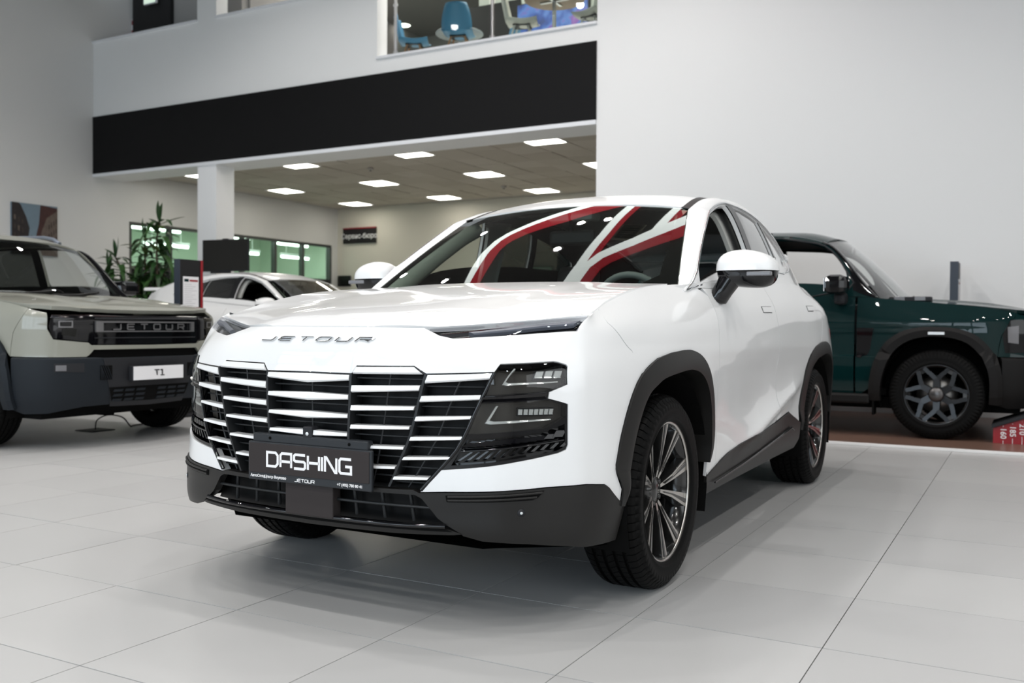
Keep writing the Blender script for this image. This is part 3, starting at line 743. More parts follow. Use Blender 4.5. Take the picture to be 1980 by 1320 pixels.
archR_rear = [p for p, q in zip(AOr, AO) if q[0] >= 1.03 and q[1] > .45]
qr = [(14.45, 8.97), (15, 8.97), (15.6, 8.97), (16.3, 8.97), (17, 8.97), (18, 8.97), (18, 3.4), (17, 3.4), (16, 3.4), (15.3, 3.3)] + list(reversed(archR_rear)) + seamR
panel('rear_quarter', beltm, qr, M_WHITE, car, scale=BS, h=.03, gap=.0016, mirror=True)
panel('rear_bumper', beltm, [(15.2, 3.2), (16, 3.3), (17, 3.3), (18, 3.3), (18, .3), (17, .3), (16, .3), (15.1, .4), (15.0, 1.5)], M_PLAST, car, scale=BS, h=.04, mirror=True)
# dark inner shell seen in the gaps
panel('inner_shell', beltm, both([(0, 7.6), (5, 7.6), (7, 8.0), (9, 8.0), (10, 8.0)] + inv_side([(1.56, 1.05), (1.56, .42)]) + list(reversed(AIu)) + [(6.0, 1.0), (3, 1.5), (0, 1.5)]), M_VOID, car, scale=BS, h=.05, off=-.075, lip=0)

# handles, flush with the doors
for nm in ('h1', 'h2'):
    q = T[nm]
    hp = inv_side([(2.30, 1.078), (2.50, 1.082), (2.49, 1.048), (2.32, 1.046)] if nm == 'h1' else [(3.37, 1.104), (3.60, 1.108), (3.56, 1.073), (3.39, 1.07)])
    panel('handle_recess', beltm, hp, M_CHAR, car, scale=BS, h=.02, off=.0012, lip=.002, mirror=True)
    panel('door_handle', beltm, hp, M_WHITE, car, scale=BS, h=.02, off=.004, lip=.004, gap=.0022, mirror=True)

# arch flares: swept band with a turned-in lip
def flare(name, Ou, Iu):
    n = len(Ou); rows = []
    for a, b in zip(Ou, Iu):
        A = bpt(*a, .001); A2 = bpt(*a, .009); mid = bpt((a[0]*.35+b[0]*.65), (a[1]*.35+b[1]*.65), .018); B = bpt(*b, .016); B2 = B.copy(); B2[0] -= .09
        B1 = B.copy(); B1[0] -= .012
        rows.append([A, A2, mid, B, B1, B2])
    k = 6; V = [p for r in rows for p in r]; F = []
    for i in range(n-1):
        for j in range(k-1): F.append((i*k+j, i*k+j+1, (i+1)*k+j+1, (i+1)*k+j))
    F += [tuple(range(k-1, -1, -1)), tuple(range((n-1)*k, n*k))]
    for s in (1, -1):
        mb = MB().add([(s*p[0], p[1], p[2]) for p in V], F if s > 0 else [f[::-1] for f in F])
        o = mb.build(name, M_PLAST, car, smooth=True)
        try: o.data.set_sharp_from_angle(angle=.6)
        except Exception: pass
def dense(pts, k=3):
    P = np.array(pts); t = np.linspace(0, len(P)-1, (len(P)-1)*k+1)
    return [tuple(p) for p in hermite(P, t)]
AOd, AId = inv_side(dense(AO)), inv_side(dense(AI))
flare('wheel_arch_flare', AOd, AId)
flare('wheel_arch_flare', inv_side([(y+WB, z) for y, z in dense(AO)]), inv_side([(y+WB, z) for y, z in dense(AI)]))
# wheel housings
for yc in (DLS, DLS+WB):
    for s in (1, -1):
        mb = MB(); n = 18; V = []; F = []
        for i in range(n+1):
            a = -.35 + (PI+.7)*i/n; r = .445
            for x in (.93, .60): V.append((s*x, yc+.01-r*math.cos(a), .36+r*math.sin(a)))
        for i in range(n): F.append((2*i, 2*i+1, 2*i+3, 2*i+2))
        F.append(tuple(2*i+1 for i in range(n+1)))
        mb.add(V, F); mb.build('wheel_housing', M_VOID, car)

# sill cladding
sl = T['sill_top']
slp = inv_side([(1.405, .350), (1.513, .379), (1.575, .394), (1.70, .417), (1.88, .437), (2.108, .456), (2.60, .473), (2.93, .501), (3.10, .455), (3.215, .42), (3.20, .33), (3.12, .285), (2.6, .285), (1.93, .277), (1.44, .265)])
panel('sill_cladding', beltm, slp, M_PLAST, car, scale=BS, h=.025, off=.007, lip=.012, mirror=True)
for s in (1, -1):
    P = [bpt(*p, .016) for p in inv_side([(1.52, .315), (2.0, .345), (2.6, .385), (2.95, .415), (3.02, .395)])]
    MB().tube([(s*p[0], p[1], p[2]) for p in P], [.004, .006, .007, .007, .004], 6).build('sill_chrome_strip', M_GLOSS, car)

# lower bumper moulding
pl = list(reversed(T['plast_low']))
lgr = T['lg_r']
lb = [(0, 2.52), (1.18, 2.53), (1.88, 2.56), (1.985, 2.47)] + [(u, v-.02) for u, v in T['wb'][1:]] + [(7.066, 1.634), (6.997, .593)] + list(reversed(T['plast_low'][:6])) + [(2.42, 1.48), (2.27, 1.694), (2.10, 2.11), (2.02, 2.30), (1.906, 2.405), (1.18, 2.40), (0, 2.40)]
M_LB = panel('lower_bumper', beltm, both(lb), M_PLAST, car, scale=BS, h=.018, off=.006, lip=.03)
sl_o = [(2.40, 2.44), (4.60, 2.62), (4.42, 2.40), (4.27, 2.33), (2.42, 2.23)]
panel('bumper_slot', beltm, sl_o, M_VOID, car, scale=BS, h=.02, off=.0075, lip=.003, mirror=True)
for a, b in (((2.44, 2.40), (4.54, 2.56)), ((2.44, 2.29), (4.38, 2.42))):
    for s in (1, -1):
        P = [bpt(s*(a[0]+(b[0]-a[0])*t), a[1]+(b[1]-a[1])*t, .009) for t in np.linspace(0, 1, 12)]
        MB().tube(P, .0042, 6).build('slot_vane', M_PLAST, car)
for s in (1, -1):
    c = bpt(s*3.966, 1.93, .006); n = c - bpt(s*3.966, 1.93, -.02); n = Vector(n).normalized()
    mx = frame_mtx(c, n.orthogonal(), n.cross(n.orthogonal()))
    mx = Matrix.Translation(c) @ n.to_track_quat('Z', 'Y').to_matrix().to_4x4()
    o = MB().lathe([(0, .004), (.006, .0035), (.0065, .002), (.012, .002), (.0125, -.004)], 20, mx).build('parking_sensor', M_CHAR, car)
    MB().lathe([(0, .0055), (.0045, .004), (.005, .002)], 12, mx).build('sensor_eye', M_CLEAR, o)
# lower air intake
lgo = [(0, 2.42), (1.18, 2.42), (1.93, 2.42), (2.03, 2.31), (2.11, 2.12), (2.28, 1.70), (2.44, 1.44), (0, 1.34)]
panel('lower_grille', beltm, both([(0, 2.6), (2.2, 2.6), (2.6, 1.2), (0, 1.1)]), M_GRILLE, car, scale=BS, h=.04, off=-.055, lip=0)
P = [bpt(u, 1.97 - abs(u)*.0, -.012) for u in np.linspace(-2.16, 2.16, 30)]
MB().tube(P, .0055, 6).build('lower_grille_bar', M_VANE, car)
for u in (-1.75, -1.25, -.75, .75, 1.25, 1.75):
    MB().tube([bpt(u, 2.40, -.03), bpt(u*1.03, 1.45, -.03)], .006, 6).build('lower_grille_rib', M_VANE, car)
cs = [(-2.40, 1.47), (-1.62, 1.42), (-.45, 1.41), (.45, 1.41), (1.62, 1.42), (2.40, 1.47)]
P = [bpt(u, v, .012) for u, v in dense(cs, 6)]
MB().tube(P, .0075, 8).build('lower_lip_strip', M_GLOSS, car)
panel('lower_lip', beltm, both([(0, 1.30), (2.44, 1.36), (2.66, 1.24), (2.5, 1.20), (1.5, 1.12), (0, 1.08)]), M_PLAST, car, scale=BS, h=.02, off=.008, lip=.03)
panel('lip_vent', beltm, both([(0, 1.36), (2.38, 1.40), (2.50, 1.30), (0, 1.23)]), M_VOID, car, scale=BS, h=.02, off=.0095, lip=0)
MB().box(-.74, .74, .62, 3.9, .20, .27).box(-.62, .62, 3.9, 4.5, .24, .3).box(-.60, .60, .35, 1.5, .27, .95).build('underbody', M_VOID, car)
panel('front_undertray', lambda a, b: np.stack([a, b, .245 - .05*np.clip(b-.25,0,1)], -1), [(-.55, .22), (.55, .22), (.84, .50), (.86, .60), (-.86, .60), (-.86, .50)], M_VOID, car, h=.08, lip=0, flip=(0, 0, -1))

# ---- main grille
panel('grille_backing', beltm, both([(0, 5.8), (.8, 5.78), (.95, 6.1), (1.85, 6.12), (2.05, 5.85), (3.1, 5.9), (2.95, 5.1), (2.72, 4.2), (2.52, 3.7), (2.3, 3.2), (2.0, 2.6), (0, 2.6)]), M_GRILLE, car, scale=BS, h=.03, off=-.062, lip=0)
def bar(name, top, bot, m, o0=-.03, o1=.004, n=14, parent=car, keel=.003):
    """moulded bar between a top and a bottom line given as (u,v) points"""
    t = np.linspace(0, 1, n)
    def along(L):
        L = np.array(L); return np.stack([np.interp(t*(len(L)-1), range(len(L)), L[:, c]) for c in (0, 1)], 1)
    A, B = along(top), along(bot); V = []
    for a, b in zip(A, B):
        mid = a*.2+b*.8
        V += [bpt(*a, o0), bpt(*a, o1-.001), bpt(*(a*.94+b*.06), o1), bpt(*mid, o1+keel), bpt(*b, o1-.003), bpt(*b, o0)]
    k = 6; F = []
    for i in range(n-1):
        for j in range(k): F.append((i*k+j, i*k+(j+1) % k, (i+1)*k+(j+1) % k, (i+1)*k+j))
    F += [tuple(range(k)), tuple(range((n-1)*k+k-1, (n-1)*k-1, -1))]
    me = mesh(name, V, F); bm = bmesh.new(); bm.from_mesh(me); bmesh.ops.recalc_face_normals(bm, faces=bm.faces); bm.to_mesh(me); bm.free()
    return link(name, me, m, parent)
neg = lambda L: [(-u, v) for u, v in L]
BARS = {'H': [[T['H%d' % i] for i in range(1, 7)]], 'O': [[T['O%d' % i] for i in range(1, 7)]]}
Hb = [[(.848,5.854),(.908,6.116),(1.882,6.173),(2.034,5.913)]] + [None]*5
rowsH = [((.905, 6.12), (1.882, 6.165), (2.034, 5.89), (.848, 5.84))] + [tuple(T['H%d' % i][:4]) for i in (2, 3, 4)] + [((.80, 3.72), (1.732, 3.754), (1.719, 3.675), (.80, 3.63)), ((.79, 3.18), (1.585, 3.222), (1.568, 3.144), (.79, 3.09))]
rowsO = [tuple(T['O%d' % i][:4]) for i in range(1, 7)]
for q in rowsH + rowsO:
    tl, tr, br, bl = q
    bar('grille_bar', [tl, tr], [bl, br], M_WHITE); bar('grille_bar', neg([tl, tr]), neg([bl, br]), M_WHITE)
rowsC = [(5.80, 5.787, 5.571, 5.444), (5.11, 5.073, 4.927, 4.855), (4.545, 4.517, 4.418, 4.356), (4.04, 4.02, 3.93, 3.875), (3.50, 3.49, 3.40, 3.36)]
for k, (tc, te, be, bc) in enumerate(rowsC):
    ue = .79 - .012*k
    bar('grille_bar', [(-ue, te), (0, tc), (ue, te)], [(-ue, be), (0, bc), (ue, be)], M_WHITE, n=15)
# thin black vanes, ribs and column dividers
d0 = [(.815, 5.85), (.805, 4.981), (.786, 4.334), (.771, 3.831), (.76, 3.0), (.75, 2.56)]
d1 = T['div1']; dO = [(3.178, 5.97), (2.966, 5.124), (2.841, 4.67), (2.738, 4.287), (2.636, 3.948), (2.551, 3.705), (2.38, 3.358), (2.0, 2.56)]
def at_v(L, v):
    L = sorted(L, key=lambda p: p[1]); return float(np.interp(v, [p[1] for p in L], [p[0] for p in L]))
def wall(name, L, w, o0, o1, m):
    V = []; F = []; k = 4
    for u, v in L: V += [bpt(u-w, v, o0), bpt(u-w, v, o1), bpt(u+w, v, o1), bpt(u+w, v, o0)]
    for i in range(len(L)-1): F += [(i*k+j, i*k+(j+1) % k, (i+1)*k+(j+1) % k, (i+1)*k+j) for j in range(k)]
    F += [(3, 2, 1, 0), tuple(range(len(V)-4, len(V)))]
    me = mesh(name, V, F); bm = bmesh.new(); bm.from_mesh(me); bmesh.ops.recalc_face_normals(bm, faces=bm.faces); bm.to_mesh(me); bm.free()
    return link(name, me, m, car)
for L, w in ((d0, .020), (d1, .020)):
    for s in (1, -1):
        wall('grille_divider', [(s*u, v) for u, v in dense(L, 4)], w, -.060, .0035, M_VANE)
def cells(fl, fr, tops, s):
    for k in range(len(tops)-1):
        a, b = tops[k], tops[k+1]; v = a*.55+b*.45
        l, r = fl(v), fr(v)
        MB().tube([bpt(s*(l+(r-l)*t), v, -.026) for t in np.linspace(.03, .97, 8)], .0032, 5).build('grille_vane', M_VANE, car)
        um = [(fl(w)+fr(w))/2 for w in (a, b)]
        MB().tube([bpt(s*um[0], a, -.026), bpt(s*um[1], b, -.026)], .0042, 5).build('grille_rib', M_VANE, car)
vbH = [6.0, 5.3, 4.72, 4.22, 3.7, 3.15, 2.62]; vbO = [5.75, 5.05, 4.5, 3.98, 3.45, 2.88, 2.58]
for s in (1, -1):
    cells(lambda v: at_v(d0, v), lambda v: at_v(d1, v), vbH, s)
    cells(lambda v: at_v(d1, v), lambda v: at_v(dO, v), vbO, s)
cells(lambda v: -at_v(d0, v), lambda v: at_v(d0, v), [5.6, 5.0, 4.45, 3.95, 3.45, 2.9], 1)
# edging round the grille opening
edge = [(0, 5.835), (.822, 5.82), (.905, 6.13), (1.88, 6.185), (2.075, 5.885), (3.18, 5.975)]
MB().tube([bpt(u, v, -.003) for u, v in neg(edge)[::-1] + edge[1:]], .004, 6).build('grille_edging', M_GLOSS, car)
for s in (1, -1):
    MB().tube([bpt(s*u, v, -.003) for u, v in dO], .007, 6).build('grille_edging', M_GLOSS, car)
# front camera
c = bpt(.03, 3.98, 0)
o = MB().box(-.014, .026, c[1]-.012, c[1]+.03, c[2]-.022, c[2]+.018, b=.004).build('front_camera', M_CHAR, car)
MB().lathe([(0, .003), (.006, .002), (.007, -.004)], 14, Matrix.Translation((.006, c[1]-.012, c[2]-.006)) @ Matrix.Rotation(PI/2, 4, 'X')).build('camera_lens', M_CLEAR, o)

# ---- headlamp clusters
reg = [(3.20, 6.0)] + op[5:18] + [(2.40, 3.36), (2.551, 3.72), (2.65, 3.948), (2.75, 4.287), (2.86, 4.67), (2.98, 5.124)]
vent = [(2.72, 3.99), (4.632, 4.20), (5.22, 4.37), (5.24, 3.86), (5.16, 3.76), (5.0, 3.69), (2.47, 3.31), (2.58, 3.62)]
l1, l2 = T['lens1'], T['lens2']
for s, fn in ((1, lambda L: L), (-1, neg)):
    hb = panel('headlamp', beltm, fn(reg), M_GLOSS, car, holes=[fn(l1), fn(l2), fn(vent)], scale=BS, h=.018, off=-.006, lip=.03)
    panel('lamp_bowl', beltm, fn([(3.2, 6.3), (4.75, 6.4), (5.2, 6.2), (5.25, 4.4), (4.6, 4.2), (2.65, 4.05)]), M_BOWL, hb, scale=BS, h=.03, off=-.052, lip=0)
    panel('lamp_lens', beltm, fn(l1), M_LENS, hb, scale=BS, h=.02, off=-.003, lip=0, gap=.0006)
    panel('lamp_lens', beltm, fn(l2), M_LENS, hb, scale=BS, h=.02, off=-.003, lip=0, gap=.0006)
    bar('lamp_strip', fn([(2.96, 5.12), (3.8, 5.2), (4.62, 5.27)]), fn([(2.90, 4.95), (3.8, 5.0), (4.60, 5.05)]), M_GLOSS, -.03, .006, 12, car, keel=-.010)
    for g in (T['g1'], T['g2']):
        bar('light_guide', fn([g[0], g[1], g[2]]), fn([g[5], g[4], g[3]]), M_CLEAR, -.035, -.016, 16, hb, keel=.002)
    for mnm in ('mod1', 'mod2'):
        q = T[mnm]
        us = [p[0] for p in q]; vs = [p[1] for p in q]; u0, u1, v0, v1 = min(us), max(us), min(vs), max(vs)
        bar('lamp_module', fn([(u0, v1), (u1, v1)]), fn([(u0, v0), (u1, v0)]), M_CHAR, -.05, -.022, 8, hb, keel=-.012)
        nn = 7 if mnm == 'mod2' else 3
        for k in range(nn):
            a = u0+(u1-u0)*(k+.12)/nn; b = u0+(u1-u0)*(k+.88)/nn; dv = (v1-v0)
            bar('lamp_reflector', fn([(a, v1-dv*.16), (b, v1-dv*.16)]), fn([(a, v0+dv*.18), (b, v0+dv*.18)]), M_CLEAR, -.04, -.016, 4, hb, keel=-.006)
    panel('vent_backing', beltm, fn(vent), M_GLOSS, car, scale=BS, h=.03, off=-.035, lip=0)
    tp, bt = T['vslat_top'], T['vslat_b']
    for k in range(12):
        a = tp[k]; b = bt[k]; mid = (np.interp(a[0]-.05, [2.6, 5.2], [3.68, 3.96]))
        w = .075+.012*k
        bar('vent_slat', fn([(a[0]-w*.5, a[1]-.04), (a[0]+w, a[1]-.04)]), fn([(a[0]-.18-w*.5, mid+.06), (a[0]-.18+w, mid+.06)]), M_GLOSS, -.034, -.008, 3, car, keel=.004)
        bar('vent_slat', fn([(b[0]+.30-w*.3, mid-.01), (b[0]+.30+w*.3, mid-.01)]), fn([(b[0]+.03-w*.3, b[1]+.06), (b[0]+.03+w*.3, b[1]+.06)]), M_GLOSS, -.034, -.008, 3, car, keel=.004)
    MB().tube([bpt(s*(2.62+(5.2-2.62)*t), 3.68+(3.96-3.68)*t, -.006) for t in np.linspace(0, 1, 14)], .0035, 6).build('vent_rib', M_GLOSS, car)
    # upper running lamp
    q = fn([(1.86, 8.95), (5.07, 8.95), (5.11, 7.84), (2.34, 7.77), (2.15, 8.05)])
    dl = panel('running_lamp', beltm, q, M_GLOSS, car, scale=BS, h=.02, off=-.022, lip=0)
    panel('running_lamp_lens', beltm, q, M_LENS2, dl, scale=BS, h=.02, off=-.001, lip=.01, gap=.002)
    bar('running_lamp_bar', fn([(2.45, 8.40), (3.6, 8.62), (4.85, 8.72)]), fn([(2.55, 8.12), (3.6, 8.25), (4.80, 8.30)]), mat('lamp_grey', (.13, .145, .175), .4), -.02, -.005, 16, dl, keel=.001)

# ---- chrome word on the nose
letters, wtot = stroke_word('JETOUR', .053, .030, .0285, .0075, .004, slant=.55, bevel=.0012)
x = 0
for (ch, mb) in letters:
    V = []
    for px, py, pz in mb.v:
        lx = px - wtot/2 + .003
        P = bpt(lx/.22*1.0, 7.42 + py/.030*.36, .001 + pz); V.append(P)
    me = mesh('badge_letter', V, mb.f); link('badge_letter', me, M_CHROME, car)

# ---- dealer plate
px0, pw = .013, .529
ph = MB().box(px0-pw/2, px0+pw/2, -.018, -.004, .4415, .574, b=.004).box(px0-pw/2+.015, px0+pw/2-.02, -.012, .02, .570, .603, b=.006).build('plate_holder', M_PLATE2, car)
MB().box(px0-pw/2+.006, px0+pw/2-.008, -.0205, -.016, .468, .569, b=.0015).build('plate_card', M_PLATE, ph)
for xx in (-.17, .17): MB().lathe([(0, .002), (.005, .001), (.006, -.002)], 12, Matrix.Translation((px0+xx, -.013, .588)) @ Matrix.Rotation(PI/2, 4, 'X')).build('holder_screw', M_VOID, ph)
letters, wtot = stroke_word('DASHING', .0475, .0465, .0125, .0088, .0007)
for (ch, mb) in letters:
    V = [(px0+.005 + px-wtot/2, -.0207-pz, .494+py) for px, py, pz in mb.v]
    link('plate_letter', mesh('plate_letter', V, mb.f), M_WTEXT, ph)
fm = lambda x, z: frame_mtx((x, -.0188, z), (1, 0, 0), (0, 0, 1))
text_obj('plate_print', 'АвтоСпецЦентр Внуково', .0133, M_WTEXT, ph, fm(px0-.172, .4565), bold=.0002)
text_obj('plate_print', '+7 (495) 780 80 41', .0133, M_WTEXT, ph, fm(px0+.178, .4555), bold=.0002)
letters, wtot = stroke_word('JETOUR', .0115, .0095, .0032, .0022, .0006)
for (ch, mb) in letters:
    link('plate_print', mesh('plate_print', [(px0-.012+px-wtot/2, -.0186-pz, .450+py) for px, py, pz in mb.v], mb.f), M_WTEXT, ph)
MB().box(px0-.11, px0+.095, -.003, .04, .335, .445, b=.004).build('radar_cover', M_PLATE, car)

# ---- bonnet, roof, windscreen
HX = [(.045, 0), (.062, .22), (.150, .42), (.285, .62), (.357, .73), (.423, .829)]
hr = [(0, .047), (.22, .064), (.415, .152), (.62, .287), (.73, .359), (.825, .427), (.815, .49), (.802, .64), (.797, .92), (.792, 1.15), (.790, 1.30), (.78, 1.335), (.74, 1.345), (.5, 1.325), (.25, 1.312), (0, 1.31)]
hood_poly = hr + [(-a, b) for a, b in reversed(hr[1:-1])]
panel('bonnet', hood, hood_poly, M_WHITE, car, h=.022, lip=.02, gap=.001, flip=(0, 0, 1))
panel('cowl', lambda a, b: np.stack([a, b, 1.115+.0*a], -1), [(-.80, 1.25), (.80, 1.25), (.82, 1.5), (-.82, 1.5)], M_PLAST, car, h=.08, flip=(0, 0, 1))
ws_o = [(-1, 0), (1, 0), (1, 1), (-1, 1)]
panel('windscreen', wind, ws_o, M_GLASSW, car, scale=(.72, .7), h=.03, lip=0, flip=(0, -.5, 1))
fr_in = [(-.955, .09), (.80, .09), (.90, .18), (.935, .90), (.88, .945), (.5, .95), (-.5, .95), (-.90, .945), (-.945, .90), (-.965, .15)]
panel('windscreen_border', wind, ws_o, M_VOID, car, holes=[fr_in], scale=(.72, .7), h=.03, lip=0, off=-.004, flip=(0, -.5, 1))
for sx, x0 in ((1, -.45), (1, .18)):
    P = [wind(np.array([s]), np.array([t]))[0] + np.array([0, -.012, .014]) for s, t in ((x0-.25, .03), (x0+.15, .055), (x0+.42, .06))]
    MB().tube(P, .008, 6).build('wiper', M_DARK, car)
ry = [1.985+.056*(x/.63)**2 for x in np.linspace(0, .63, 9)]
rp = [(x, y+.004) for x, y in zip(np.linspace(0, .605, 9), ry)] + [(float(g_edge(np.array([y]))[0][0])-.004, y) for y in (2.1, 2.4, 2.8, 3.2, 3.7, 4.1, 4.38)] + [(.3, 4.42), (0, 4.43)]
roof_poly = rp + [(-a, b) for a, b in reversed(rp[1:-1])]
panel('roof', roof, roof_poly, M_WHITE, car, h=.03, lip=.02, flip=(0, 0, 1))
gut = [(float(g_edge(np.array([y]))[0][0])+.004, y) for y in (2.03, 2.2, 2.4, 2.8, 3.2, 3.7)]
panel('roof_gutter', roof, gut + [(a-.036, b) for a, b in reversed(gut)], M_PLAST, car, h=.03, lip=.004, off=.003, mirror=True, flip=(0, 0, 1))
# ---- side frame with the window opening
dlo = [(1.5,.03),(1.537,.286),(1.645,.487),(1.80,.60),(1.932,.631),(2.021,.645),(2.122,.667),(2.21,.664),(2.293,.645),(2.386,.615),(2.527,.565),(2.688,.515),(2.867,.465),(3.074,.41),(3.342,.325),(3.55,.235),(3.67,.165),(3.70,.12),(3.63,.07),(3.42,.035),(3.2,.02),(3.0,.014)]
GSC = (1.0, .62)
side_out = [(1.375, .02), (1.37, .98), (1.6, .995), (2.04, .995), (2.6, .995), (3.2, .995), (3.8, .995), (4.4, .995), (4.4, .0), (3.8, -.004), (3.0, -.006), (2.2, -.006), (1.6, -.006)]
dlo = [(y, t*.97+.012) for y, t in dlo]
def smooth_loop(L, k=3):
    P = np.array(L[-2:]+L+L[:2]); t = np.linspace(2, len(P)-2, (len(P)-4)*k, endpoint=False)
    return [tuple(p) for p in hermite(P, t)]
dlo = smooth_loop(dlo)
def greenm(y, t): return green(y, t)
panel('side_frame', green, side_out, M_WHITE, car, holes=[dlo], scale=GSC, h=.022, lip=.014, mirror=True, center=(0, 2.6, 1.25))
P = [green(np.array([y]), np.array([t]))[0] for y, t in dlo]
for s in (1, -1): MB().tube([(s*p[0]+s*.001, p[1], p[2]) for p in P], .0045, 6, closed=True).build('window_chrome', M_CHROME, car)
# door window frames inside that opening
def off_in(poly, d): return [(y/GSC[0], t/GSC[1]) for y, t in inset([(a*GSC[0], b*GSC[1]) for a, b in poly][::-1], d)]
ii = off_in(dlo, .030)
fy = lambda y: None
ov_f = [(1.56, .06), (1.60, .30), (1.70, .44), (1.84, .53), (1.97, .565), (2.06, .585), (2.16, .60), (2.27, .59), (2.36, .56), (2.45, .06)]
ov_r = [(2.545, .06), (2.465, .535), (2.60, .495), (2.80, .435), (2.97, .385), (3.06, .06)]
ov_q = [(3.105, .06), (3.02, .365), (3.20, .315), (3.40, .245), (3.56, .17), (3.60, .125), (3.50, .07)]
panel('door_frame', green, dlo, M_WHITE, car, holes=[ov_f, ov_r, ov_q], scale=GSC, h=.02, lip=.02, off=-.008, gap=.001, mirror=True, center=(0, 2.6, 1.25))
panel('b_pillar', green, [(2.452, .062), (2.362, .565), (2.462, .54), (2.542, .062)], M_GLOSS, car, scale=GSC, h=.03, off=-.003, lip=.006, mirror=True, center=(0, 2.6, 1.25))
panel('c_pillar', green, [(3.062, .062), (2.975, .385), (3.018, .37), (3.102, .062)], M_GLOSS, car, scale=GSC, h=.03, off=-.003, lip=.006, mirror=True, center=(0, 2.6, 1.25))
panel('rear_window', green, ov_r, M_GLASST, car, scale=GSC, h=.04, off=-.014, lip=0, mirror=True, center=(0, 2.6, 1.25))
panel('quarter_window', green, ov_q, M_GLASST, car, scale=GSC, h=.04, off=-.014, lip=0, mirror=True, center=(0, 2.6, 1.25))
panel('door_frame_lining', green, [(y, t) for y, t in side_out if t < .5 or True], M_VOID, car, holes=[ov_f, ov_r, ov_q], scale=GSC, h=.04, lip=0, off=-.032, gap=-.010, mirror=True, center=(0, 2.6, 1.25))
# tail: rear glass line, spoiler, lamp bar
panel('tailgate', lambda a, b: np.stack([a, 4.42+.14*b+0*a, 1.44-.38*b-.06*np.abs(a)**2], -1), [(-.50, 0), (.50, 0), (.68, 1), (-.68, 1)], M_WHITE, car, h=.06, flip=(0, 1, .5))
MB().prism([(-.52, 4.2), (.52, 4.2), (.56, 4.52), (.40, 4.62), (-.40, 4.62), (-.56, 4.52)], 1.455, 1.50, b=.015).build('spoiler', M_WHITE, car)
panel('tail_lamp', beltm, both([(18, 7.6), (17, 7.6), (16, 7.7), (15.5, 7.5), (15.6, 7.0), (16, 6.9), (17, 6.9), (18, 6.9)][::-1]) if False else [(18, 7.6), (17, 7.6), (16, 7.7), (15.5, 7.5), (15.6, 7.0), (16, 6.9), (17, 6.9), (18, 6.9)], M_RED, car, scale=BS, h=.05, off=.004, lip=.008, mirror=True)

panel('wing_corner', lambda a, b: np.stack([a, b, 1.150+.10*(b-1.38)+0*a], -1), [(.785, 1.27), (.800, 1.30), (.835, 1.42), (.862, 1.52), (.80, 1.60), (.76, 1.46)], M_WHITE, car, h=.03, lip=.02, mirror=True, flip=(0, 0, 1))
# ---- door mirrors
def mirror_housing(s):
    n1, n2 = 28, 16; V = []; F = []
    cx, cy, cz = 1.012, 1.72, 1.222; rx, ry_, rz = .132, .095, .094
    sg = lambda c, e: math.copysign(abs(c)**e, c)
    for i in range(n2+1):
        b = -PI/2 + PI*i/n2
        for j in range(n1):
            a = 2*PI*j/n1
            x = rx*sg(math.cos(b), .7)*sg(math.cos(a), .65); y = ry_*sg(math.cos(b), .7)*sg(math.sin(a), .8); z = rz*sg(math.sin(b), .75)
            z *= 1 - .22*max(0, x/rx) if z > 0 else .78 + .10*(x/rx)
            y = min(y, .05) + .10*x
            V.append((cx+x, cy+y, cz+z))
    for i in range(n2):
        for j in range(n1): F.append((i*n1+j, i*n1+(j+1) % n1, (i+1)*n1+(j+1) % n1, (i+1)*n1+j))
    up = [f for f in F if f[0]//n1 >= n2*.5-.5]; lo = [f for f in F if f[0]//n1 < n2*.5-.5]
    fl = lambda L: [f[::-1] for f in L] if s < 0 else L
    VV = [(s*x, y, z) for x, y, z in V]; VL = [(s*(cx+(x-cx)*.965), cy+(y-cy)*.965, z) for x, y, z in V]
    body = MB().add(VL, fl(lo), True).build('mirror', M_GLOSS, car)
    MB().add(VV, fl(up), True).build('mirror_cap', M_WHITE, body)
    A = [(.870, 1.66, 1.098), (.900, 1.665, 1.105), (.922, 1.675, 1.145), (.955, 1.69, 1.205)]
    mb = MB(); R = [(.036, .05), (.043, .055), (.044, .055), (.052, .055)]; W = []
    for (x, y, z), (ra, rb) in zip(A, R):
        W += [(s*(x+ra*math.cos(t)*.75), y+rb*math.sin(t), z-ra*math.cos(t)*.66) for t in np.linspace(0, 2*PI, 14, endpoint=False)]
    G = [(i*14+k, i*14+(k+1) % 14, (i+1)*14+(k+1) % 14, (i+1)*14+k) for i in range(3) for k in range(14)]
    mb.add(W, G if s < 0 else [g[::-1] for g in G], True); mb.build('mirror_arm', M_GLOSS, body)
    MB().box(min(s*1.03, s*1.135), max(s*1.03, s*1.135), 1.628, 1.66, 1.196, 1.215, b=.004).build('mirror_indicator', M_SMOKE, body)
    MB().box(min(s*.93, s*1.12), max(s*.93, s*1.12), 1.776, 1.784, 1.175, 1.285, b=.003).build('mirror_glass', M_CHROME, body)
for s in (1, -1): mirror_housing(s)

